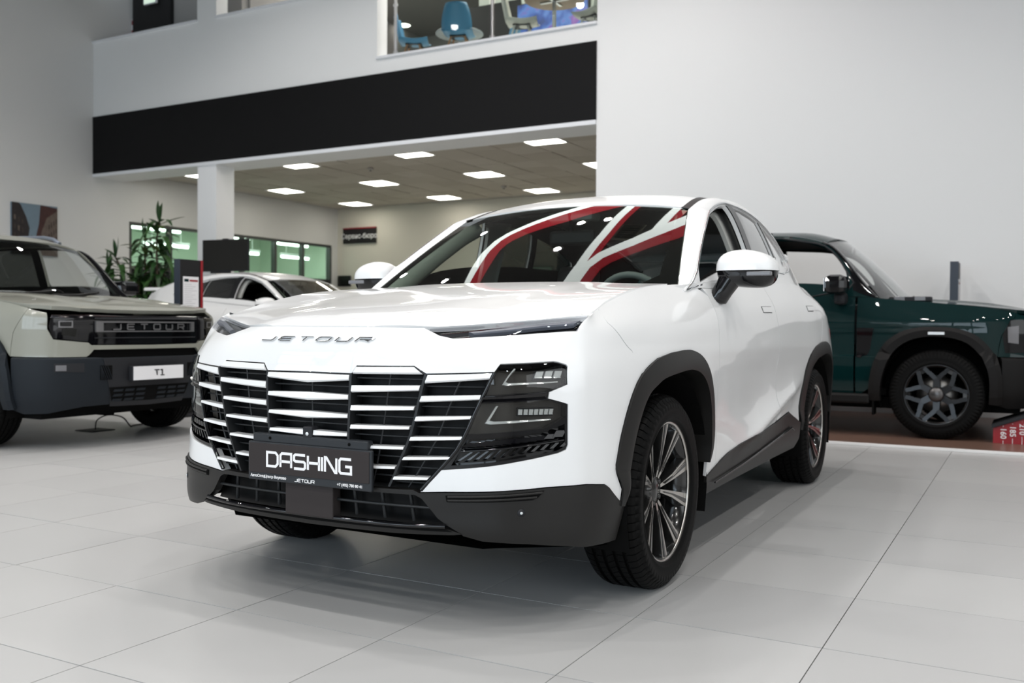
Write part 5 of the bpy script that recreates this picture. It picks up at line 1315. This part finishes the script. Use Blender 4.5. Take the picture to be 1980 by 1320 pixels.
    for s in (1, -1):
        dr_ = .12 if kind == 1 else .42; Q = [(s*.66, 1.95+dr_, 1.83), (s*.665, 2.05+dr_, 1.885), (s*.67, 2.2+dr_, 1.912), (s*.67, 2.6+dr_, 1.928), (s*.67, 3.6, 1.925), (s*.665, 4.1, 1.90), (s*.66, 4.3, 1.84)]
        MB().tube(Q, .022, 8).build('roof_rail', M_RAIL if kind == 1 else M_CHAR, c)
        # mirror
        mb = MB().box(min(s*1.0, s*1.24), max(s*1.0, s*1.24), 1.59, 1.78, 1.25, 1.42, b=.055).build('mirror', M_GLOSS, c)
        MB().box(min(s*.90, s*1.08), max(s*.90, s*1.08), 1.62, 1.72, 1.16, 1.27, b=.03).build('mirror_arm', M_CHAR, mb)
        MB().box(min(s*1.02, s*1.20), max(s*1.02, s*1.20), 1.778, 1.785, 1.275, 1.395, b=.003).build('mirror_glass', M_CHROME, mb)
    # cabin
    MB().box(-.85, .85, 1.2, 1.75, .8, 1.17, b=.05).build('dashboard', M_DARK, c)
    MB().box(-.86, .86, 1.3, 4.5, .36, .42).build('cabin_floor', M_VOID, c)
    cc = Vector((.38, 1.86, 1.12)); ax = Vector((0, .9, .42)).normalized(); e1 = Vector((1, 0, 0)); e2 = ax.cross(e1)
    MB().tube([cc+(e1*math.cos(a)+e2*math.sin(a))*.19 for a in np.linspace(0, 2*PI, 28, endpoint=False)], .017, 8, closed=True).tube([cc, cc-ax*.3], .03, 8).build('steering_wheel', M_DARK, c)
    for sx in (.40, -.40):
        st_ = MB().box(-.26, .26, -.25, .28, 0, .17, b=.06).build('front_seat', M_SEAT, c); st_.location = (sx, 2.45, .55)
        mt = Matrix.Rotation(-.28, 4, 'X'); MB().box(-.24, .24, .22, .36, .06, .66, b=.05, mtx=mt).box(-.14, .14, .24, .34, .68, .88, b=.045, mtx=mt).build('backrest', M_SEAT, st_)
    bn = MB().box(-.65, .65, -.25, .28, 0, .17, b=.06).box(-.65, .65, .2, .35, .1, .72, b=.05).build('rear_bench', M_SEAT, c); bn.location = (0, 3.35, .58)
    panel('headliner', lambda a, b: roof2(a, b)-np.array([0, 0, .05]), [(-.62, 1.92), (.62, 1.92), (.64, 4.3), (-.64, 4.3)], M_VOID if kind == 2 else M_SEAT, c, h=.15, lip=0, flip=(0, 0, -1))
    panel('screen_pillar_trim', green2, [(1.42, .5), (1.44, .99), (1.86, .99), (2.0, .99), (2.0, .7), (1.84, .62), (1.7, .5), (1.6, .3)], M_TRIM if kind == 1 else M_VOID, c, scale=(1, .6), h=.05, off=-.045, lip=0, mirror=True, center=(0, 2.8, 1.3))
    dz = -.075 if kind == 1 else .0
    for o in c.children_recursive:
        if o.type == 'MESH' and o.data.users == 1 and o.parent == c:
            for v in o.data.vertices:
                if v.co.z > 1.25: v.co.z += dz*(v.co.z-1.25)/.55
    return c
M_GLASSW2 = glass('wagon_screen_glass', (.80, .84, .83), 1.5, boost=1.4)
M_BADGE = mat('satin_silver', (.20, .20, .205), .35, metal=.6)
M_RAIL = mat('grey_rail', (.22, .25, .30), .35, metal=.5)
M_SAGE = mat('sage_paint', (.255, .26, .222), .4, coat=.8, coat_rough=.03)
M_GREEN = mat('dark_green_paint', (.0006, .015, .0155), .4, coat=.7, coat_rough=.02, spec=.05)
M_BLUEPL = mat('slate_cladding', (.014, .0175, .022), .5, spec=.16)
M_BLKPL = mat('dark_cladding', (.010, .0095, .0095), .5, spec=.16)
sage = suv('sage green boxy off-road wagon with silver badge frame and white front plate', (-3.97, 3.605, 0), M_SAGE, M_BLUEPL, 1)
forest = suv('dark green boxy off-road wagon parked side-on against the white wall', (2.53, 8.06, .018), M_GREEN, M_BLKPL, 2)
MB().box(-.72, -.62, .95, 1.3, 1.195, 1.235, b=.006).build('bonnet_trim', M_CHAR, forest)
for y in (1.0, 1.17): MB().box(-.725, -.63, y, y+.09, 1.20, 1.238, b=.003).build('bonnet_trim_patch', M_SMOKE, forest)
# ---------------------------------------------------------------- wall signs, screens, stands, plant, upstairs furniture
M_BALGLASS = glass('balustrade_glass', (.88, .92, .90), 1.5)
M_SIGNBLK = mat('sign_black', (.012, .012, .013), .5, spec=.3); M_NAVY = mat('navy_edge', (.030, .040, .058), .45); M_GREYINK = mat('grey_ink', (.45, .45, .47), .7)
# sign on the back wall
t = thing('wall_sign', 'black rectangular sign with a red top edge and white lettering on the beige back wall', 'sign', (-11.837, YB-.03, 3.115))
MB().box(-.49, .49, -.02, .028, -.19, .16).build('board', M_SIGNBLK, t); MB().box(-.49, .49, -.024, .028, .16, .19).build('top_edge', M_RED, t)
text_obj('lettering', 'Сервис-бюро', .165, M_WTEXT, t, frame_mtx((0, -.0215, -.02), (1, 0, 0), (0, 0, 1)), bold=.002)
# emergency sign seen through the windscreen
t = thing('exit_sign', 'small pale green emergency sign on the back wall, seen through the white car windscreen', 'sign', (-6.93, YB-.03, 2.14))
MB().box(-.29, .29, -.03, .028, -.12, .12, b=.008).build('case', M_ALU, t)
mg = mat('exit_green', (.30, .48, .34), .4, emit=(.45, .62, .48), estr=.35); MB().box(-.265, .265, -.034, -.03, -.098, .098).build('panel', mg, t)
for x in (-.17, .02, .15): MB().box(x-.045, x+.045, -.0355, -.034, -.06, .06, b=.0005).build('pictogram', M_PAPER, t)
# small screens
for n, (x, z) in enumerate([(-12.30, 2.03), (-11.73, 2.03)]):
    t = thing('wall_screen', 'small dark wall screen below the black sign, %s' % ('nearer the green windows' if n == 0 else 'nearer the white car mirror'), 'screen', (x, YB-.02, z))
    MB().box(-.19, .19, -.03, .018, -.13, .13, b=.006).build('case', M_CHAR, t); MB().box(-.178, .178, -.032, -.03, -.118, .118).build('display', M_SCREEN, t)
# flat television by the column
t = thing('television', 'flat black television on a bracket beside the white column', 'television', (-8.98, 9.33, 2.07), math.radians(6))
MB().box(-.455, .455, -.02, .02, -.255, .255, b=.006).build('case', M_CHAR, t); MB().box(-.442, .442, -.0225, -.02, -.238, .244).build('screen', M_SCREEN, t)
MB().box(-.12, .12, .02, .055, -.10, .12).box(-.47, -.04, .05, .075, -.02, .03).tube([(-.44, .06, 0), (-.62, .26, 0)], .018, 8).build('bracket', M_DARK, t)
MB().box(-.30, .1, -.018, .014, -.285, -.255, b=.006).build('speaker_bar', M_CHAR, t); MB().box(-.06, .05, -.015, .015, .255, .268, b=.003).build('camera', M_CHAR, t)

# price stands
def stand(label, loc, rz, kind):
    t = thing('price_stand', label, 'stand', loc, rz)
    MB().box(-.20, .20, -.14, .14, 0, .03, b=.006).build('foot', M_CHAR, t)
    MB().box(-.145, .135, -.035, .035, .03, 1.65, b=.004).build('panel', M_SIGNBLK, t)
    MB().box(-.155, -.145, -.04, .04, .03, 1.65).build('side_strip', M_NAVY, t)
    MB().box(.135, .165, -.04, .04, .03, 1.65).build('edge_strip', M_RED if kind == 1 else M_PAPER, t)
    p = MB().box(-.105, .105, -.039, -.0355, 1.07, 1.47).build('price_sheet', M_PAPER, t)
    MB().box(-.09, -.03, -.0396, -.039, 1.415, 1.445, b=.0002).build('car_picture', M_GREEN, p); MB().box(-.02, .095, -.0396, -.039, 1.418, 1.438).build('red_heading', M_RED, p)
    mb = MB()
    for k in range(12):
        z = 1.385-.022*k; mb.box(-.09, -.09+[.10, .15, .12, .17][k % 4], -.0396, -.039, z, z+.004)
    mb.build('print_line', M_GREYINK, p); MB().box(.04, .09, -.0396, -.039, 1.09, 1.096).box(-.09, -.05, -.0396, -.039, 1.09, 1.096).build('print_line', M_GREYINK, p)
    return t
stand('black price stand with red edge and a white price sheet behind the sage wagon bonnet', (-5.47, 5.37, 0), PI/2, 1)
s2 = stand('slim dark price stand with pale edge against the white wall behind the green wagon', (1.64, 9.25, .0195), PI/2, 2)

# red ramp with tyre sizes in front of the green wagon
t = thing('wheel_ramp', 'red wedge ramp marked 160 185 210 235 in front of the green wagon wheel', 'ramp', (2.085, 7.10, .0185))
V = [(0, 0, 0), (1.5, 0, 0), (1.5, 0, .70), (0, 0, .125), (0, .45, 0), (1.5, .45, 0), (1.5, .45, .70), (0, .45, .125)]
MB().add(V, [(0, 1, 2, 3), (7, 6, 5, 4), (0, 3, 7, 4), (1, 5, 6, 2), (0, 4, 5, 1)]).build('body', M_RED, t)
MB().add([(x-.012, y, z) for x, y, z in [(0, -.02, .125), (1.5, -.02, .70), (1.5, .47, .70), (0, .47, .125), (0, -.02, .155), (1.5, -.02, .73), (1.5, .47, .73), (0, .47, .155)]], [(0, 3, 2, 1), (4, 5, 6, 7), (0, 1, 5, 4), (2, 3, 7, 6), (0, 4, 7, 3), (1, 2, 6, 5)]).build('tread_plate', M_CHAR, t)
for k, w in enumerate(('160', '185', '210', '235')):
    x = .075+.062*k*1.12; z = .085+.020*k
    text_obj('size_number', w, .062, M_PAPER, t, frame_mtx((x, -.0015, z), (0, 0, -1), (1, 0, 0)), bold=.001)
    MB().box(x-.002, x+.002, -.002, 0, .0, z-.06).box(x-.002, x+.002, -.002, 0, z+.065, .11+.38*x).build('scale_line', M_PAPER, t)

# canvas print of a city street on the left wall
t = thing('canvas_print', 'canvas print of a brick city street under blue sky on the left wall', 'picture', (XL+.003, 8.43, 2.55), PI/2)
MB().box(-.42, .42, -.035, 0, -.43, .43).build('canvas', mat('print_sky', (.17, .235, .29), .7, noise=(3, .25)), t)
def flat(poly, m, y): return MB().prism(poly, 0, .0008, frame_mtx((0, y, 0), (1, 0, 0), (0, 0, 1))).build('print_area', m, t)
MP = [mat('print_%d' % i, c, .7, noise=(18, .45)) for i, c in enumerate([(.022, .017, .018), (.055, .020, .018), (.125, .095, .078), (.05, .052, .06), (.040, .028, .025)])]
flat([(-.42, -.43), (-.16, -.43), (-.10, .02), (-.16, .20), (-.26, .40), (-.30, .43), (-.42, .43)], MP[0], -.0352)
flat([(.42, .40), (.10, .43), (.07, .1), (.02, -.1), (-.02, -.43), (.42, -.43)], MP[1], -.0352)
flat([(.42, .36), (.22, .22), (.12, -.02), (.05, -.43), (.42, -.43)], MP[2], -.0362)
flat([(-.16, -.43), (.0, -.43), (.03, -.20), (-.06, -.10), (-.12, -.14)], MP[3], -.0372)
for k in range(4):
    for j in range(3): flat([(.25+.045*k, -.30+.16*j+.035*k), (.272+.045*k, -.285+.16*j+.035*k), (.272+.045*k, -.20+.16*j+.035*k), (.25+.045*k, -.215+.16*j+.035*k)], MP[4], -.0372)
for k in range(3):
    for j in range(4): flat([(-.38+.07*k, -.30+.15*j-.03*k), (-.35+.07*k, -.31+.15*j-.03*k), (-.35+.07*k, -.23+.15*j-.03*k), (-.38+.07*k, -.22+.15*j-.03*k)], MP[2 if (k+j) % 3 == 0 else 4], -.0362)

# floor box and its cable under the sage wagon
t = thing('power_cable', 'thin dark cable running from a floor box under the sage wagon', 'cable', (-5.1, 3.95, 0))
MB().box(-.12, .12, -.12, .12, 0, .006, b=.002).build('floor_box', M_CHAR, t)
P = np.array([(0, 0, .006), (.0, .02, .09), (.02, .12, .13), (.04, .26, .10), (.05, .34, .012), (.0, .42, .008), (-.03, .6, .008), (-.1, .9, .008)])
MB().tube([tuple(p) for p in hermite(P, np.linspace(0, 7, 40))], .006, 6).build('cable', M_DARK, t)

# dragon tree
M_LEAF = [mat('leaf_%d' % i, c, .42, spec=.4, noise=(9, .2)) for i, c in enumerate([(.030, .085, .022), (.045, .115, .030), (.022, .065, .018), (.085, .14, .030)])]
M_STEM = mat('plant_stem', (.085, .060, .038), .8, bump=(30, .3, .01)); M_POT = mat('pot_grey', (.10, .095, .09), .6); M_SOIL = mat('potting_soil', (.025, .017, .012), .9)
t = thing('dragon_tree', 'tall potted dragon tree with drooping green leaves beside the white column', 'plant', (-10.32, 9.05, 0))
pot = MB().lathe([(.0, 0), (.20, 0), (.25, .42), (.262, .44), (.24, .44), (.23, .40), (0, .40)], 32).build('pot', M_POT, t)
MB().lathe([(0, .402), (.229, .402)], 24).build('soil', M_SOIL, pot)
canes = [((.02, 0), (.26, -.10), 2.62), ((-.06, .04), (-.18, -.02), 2.36), ((.05, -.06), (.50, -.05), 1.55), ((-.07, -.05), (-.78, -.12), 2.08), ((0, .06), (-.42, .1), 1.55), ((.06, .05), (.1, .15), 2.0), ((-.1, 0), (-1.02, -.05), 1.86), ((.02, -.1), (-.1, -.2), 1.75)]
def leaf_mesh(m, L, w, droop):
    n = 7; V = []; F = []
    for i in range(n+1):
        s = i/n; ww = w*math.sin(PI*min(1, .10+s*.92))**.8 * (1 if s < .97 else .2)
        x = L*(s - .20*droop*s*s); z = L*(.35*s - droop*.85*s*s)
        V += [(x, -ww, z+.25*ww), (x, 0, z), (x, ww, z+.25*ww)]
    for i in range(n): F += [(3*i, 3*i+3, 3*i+4, 3*i+1), (3*i+1, 3*i+4, 3*i+5, 3*i+2)]
    me = mesh('leaf', V, F, True); me.materials.append(m); return me
LM = [leaf_mesh(M_LEAF[i % 4], L, w, d) for i, (L, w, d) in enumerate([(.42, .044, .55), (.46, .048, .9), (.40, .042, 1.25), (.44, .048, .35), (.38, .045, .75), (.50, .050, 1.1), (.40, .044, .15)])]
def add_leaf(k, base, az, pitch, sc):
    o = bpy.data.objects.new('leaf', LM[k]); COL.objects.link(o); o.parent = t
    o.matrix_local = Matrix.Translation(base) @ Matrix.Rotation(az, 4, 'Z') @ Matrix.Rotation(-pitch, 4, 'Y') @ Matrix.Scale(sc, 4)
for ci, (b0, b1, h) in enumerate(canes):
    A = Vector((b0[0], b0[1], .40)); B = Vector((b1[0], b1[1], h)); pts = [A.lerp(B, s) + Vector((.03*math.sin(5*s+ci), .03*math.cos(4*s+ci), 0))*(s if s < 1 else 0) for s in np.linspace(0, 1, 9)]
    MB().tube(pts, [.030-.018*s for s in np.linspace(0, 1, 9)], 8).build('cane', M_STEM, t)
    nl = 64 if ci in (0, 1) else 44; span = .66 if ci < 2 else .50
    for k in range(nl):
        s = 1-span*(k/nl)**1.1; p = A.lerp(B, s); az = k*2.4+ci+RNG.normal(0, .2); top = 1-k/nl
        add_leaf(int(RNG.integers(0, 3) if top < .55 else RNG.integers(3, 7)), p, az, .25*top-.25+RNG.normal(0, .15), RNG.uniform(.8, 1.15)*(1.0 if ci < 2 else .95))
    for k in range(3): add_leaf(6, B, k*2.1+ci, 1.15+.12*k, .8-.12*k)
    add_leaf(6, B, ci*1.3, 1.45, .9)

# ---- upstairs: cafe corner behind the glass balustrade
UZ = 4.86
M_BLUE = mat('blue_shell', (.055, .205, .36), .38); M_CREAM = mat('cream_shell', (.56, .55, .50), .42); M_BEECH = mat('beech_leg', (.33, .17, .085), .5); M_WOODTOP = mat('wood_top', (.21, .135, .085), .5, noise=(5, .2)); M_GREYTOP = mat('grey_table_top', (.26, .28, .29), .35)
def shell_mesh(nm, m):
    V = []; F = []; n = 22; w = 9
    for i in range(n+1):
        s = i/n
        if s < .42: y = -.20+.40*(s/.42); z = .44-.03*math.sin(PI*s/.42); rx = .225-.02*(1-s/.42)
        elif s < .60: q = (s-.42)/.18*PI/2; y = .20+.07*math.sin(q); z = .44+.08*(1-math.cos(q)); rx = .225
        else: q = (s-.60)/.40; y = .27+.07*q; z = .52+.33*q; rx = .225-.075*q**2.2
        for j in range(w):
            a = -1+2*j/(w-1); up = .055*abs(a)**2.5 if s < .5 else 0; fw = .075*abs(a)**2.2*(1 if s > .5 else .0)
            V.append((rx*a, y-fw, z+up))
    for i in range(n):
        for j in range(w-1): F.append((i*w+j, i*w+j+1, (i+1)*w+j+1, (i+1)*w+j))
    me = mesh(nm, V, F, True); me.materials.append(m); return me
SHB, SHC = shell_mesh('shell', M_BLUE), shell_mesh('shell', M_CREAM)
def chair(label, loc, rz, sh, legm, group):
    c = thing('shell_chair', label, 'chair', loc, rz, group)
    o = link('shell', sh, None, c); md = o.modifiers.new('thickness', 'SOLIDIFY'); md.thickness = .010
    for sx in (-1, 1):
        for sy in (-1, 1): MB().tube([(sx*.10, .03+sy*.09, .42), (sx*.21, .02+sy*.20, 0)], [.016, .011], 8).build('leg', legm, c)
    MB().box(-.12, .12, -.10, .15, .405, .42).tube([(-.15, -.09, .24), (.15, .13, .24)], .005, 6).tube([(.15, -.09, .24), (-.15, .13, .24)], .005, 6).build('leg_brace', M_DARK, c)
def rtable(label, loc, r, top, leg):
    c = thing('cafe_table', label, 'table', loc)
    MB().lathe([(0, .735), (r-.01, .735), (r, .742), (r, .752), (r-.006, .758), (0, .758)], 48).build('table_top', top, c)
    MB().tube([(0, 0, .02), (0, 0, .735)], .028, 14).box(-.22, .22, -.02, .02, .715, .735).box(-.02, .02, -.22, .22, .715, .735).build('column_leg', leg, c)
    MB().lathe([(0, 0), (.24, 0), (.24, .008), (.03, .02), (0, .02)], 32).build('base', leg, c)
chair('blue shell chair with rounded back to the hall before the grey table upstairs', (-5.22, 10.34, UZ), PI+.35, SHB, M_BEECH, 'shell chairs upstairs')
chair('blue shell chair seen from its side at the left of the grey round table upstairs', (-6.02, 10.36, UZ), -PI/2+.45+PI, SHB, M_BEECH, 'shell chairs upstairs')
chair('blue shell chair mostly hidden behind the other blue chair upstairs', (-5.02, 11.22, UZ), PI/2+PI+.2, SHB, M_BEECH, 'shell chairs upstairs')
chair('cream shell chair on pale metal legs left of the wooden round table upstairs', (-4.10, 10.30, UZ), PI/2+.35, SHC, M_STEEL, 'shell chairs upstairs')
chair('cream shell chair on pale metal legs right of the wooden round table upstairs', (-3.10, 10.42, UZ), -PI/2-.2, SHC, M_STEEL, 'shell chairs upstairs')
rtable('round grey cafe table among blue shell chairs upstairs', (-5.70, 11.10, UZ), .38, M_GREYTOP, M_STEEL)
rtable('round wooden cafe table among cream shell chairs upstairs', (-3.66, 10.38, UZ), .43, M_WOODTOP, M_STEEL)
t = thing('glass_balustrade', 'clear glass balustrade on steel posts in front of the upstairs chairs', 'balustrade', (-4.45, YF+.16, 4.895))
for x in (-1.53, .13, 1.78):
    MB().tube([(x, 0, 0), (x, 0, 1.05)], .022, 12).box(x-.05, x+.05, -.03, .03, .0, .012).box(x-.035, x+.035, -.012, .012, .10, .135).box(x-.035, x+.035, -.012, .012, .80, .835).build('post', M_STEEL, t)
for a, b in ((-1.48, .08), (.18, 1.73)): MB().box(a, b, -.004, .004, .06, 1.0).build('pane', M_BALGLASS, t)
MB().tube([(-1.6, 0, 1.07), (1.8, 0, 1.07)], .022, 10).build('handrail', M_STEEL, t)
t = thing('wall_panel', 'plain black panel on the pale wall behind the blue chairs upstairs', 'panel', (-6.33, 13.15, 6.36)); MB().box(-.62, .62, -.03, .04, -.42, .42, b=.004).build('board', M_SIGNBLK, t)
t = thing('video_screen', 'bright blue and violet video screen behind the wooden table upstairs', 'screen', (-5.05, 13.12, 6.22))
MB().box(-.70, .70, -.03, .06, -.45, .45, b=.006).build('case', M_CHAR, t)
mv = bpy.data.materials.new('video_image'); mv.use_nodes = True; nt = mv.node_tree; b_ = nt.nodes['Principled BSDF']
tc = nt.nodes.new('ShaderNodeTexCoord'); nz = nt.nodes.new('ShaderNodeTexNoise'); nz.inputs['Scale'].default_value = 3.5; cr = nt.nodes.new('ShaderNodeValToRGB')
for pos, col in ((.30, (.01, .02, .10, 1)), (.45, (.03, .12, .55, 1)), (.56, (.12, .30, .85, 1)), (.66, (.35, .10, .55, 1)), (.80, (.5, .3, .75, 1))):
    e = cr.color_ramp.elements.new(pos); e.color = col
nt.links.new(tc.outputs['Object'], nz.inputs['Vector']); nt.links.new(nz.outputs['Fac'], cr.inputs['Fac']); nt.links.new(cr.outputs['Color'], b_.inputs['Emission Color']); b_.inputs['Emission Strength'].default_value = .8; b_.inputs['Base Color'].default_value = (.01, .01, .01, 1)
MB().box(-.68, .68, -.032, -.03, -.43, .43).build('picture', mv, t)
for n, (x, y) in enumerate([(-9.55, 15.0), (-8.35, 12.0), (-5.0, 11.2), (-3.2, 12.2)]):
    t = thing('downlight', 'round glowing downlight in the upstairs ceiling, %s' % ('behind the left end of the balustrade', 'above the grey corridor', 'above the blue chairs', 'above the wooden table')[n], 'lamp', (x, y, 7.40))
    MB().lathe([(.13, 0), (.15, -.01), (.16, 0)], 24).build('ring', M_STRIP, t); MB().lathe([(0, -.004), (.13, -.004)], 24).build('diffuser', M_LAMP, t)
t = thing('corridor_door', 'black door with a pale exit sign above it at the end of the upstairs corridor', 'door', (-11.92, 10.39, UZ)); MB().box(-.50, .50, -.03, .05, 0, 2.35, b=.004).build('leaf', M_SIGNBLK, t); MB().box(.30, .42, -.07, -.03, 1.0, 1.03, b=.005).build('handle', M_STEEL, t)
t = thing('corridor_sign', 'small lit exit sign on the black door of the upstairs corridor', 'sign', (-11.86, 10.30, 6.88)); MB().box(-.16, .16, -.03, .02, -.07, .07, b=.004).build('case', M_STRIP, t); MB().box(-.145, .145, -.032, -.03, -.055, .055).build('panel', mat('exit_lit', (.6, .7, .6), .4, emit=(.6, .75, .6), estr=.8), t)
t = thing('wall_notice', 'small red and white notice on the grey wall of the upstairs corridor', 'notice', (-12.43, 10.42, 6.50)); MB().box(-.09, .09, -.006, .028, -.16, .16).build('sheet', M_PAPER, t); MB().box(-.08, .08, -.008, -.006, -.15, -.04).box(-.08, .08, -.008, -.006, .06, .14).build('print', M_RED, t)
# ---------------------------------------------------------------- placing
car.location = (.25, .68, 0)
index_children()
car2 = copy_tree(car)
car2.location = (-4.55, 8.37, 0); car2.rotation_euler = (0, 0, PI/2)
car2['label'] = 'white crossover parked behind the sage wagon, seen from its side near the column'
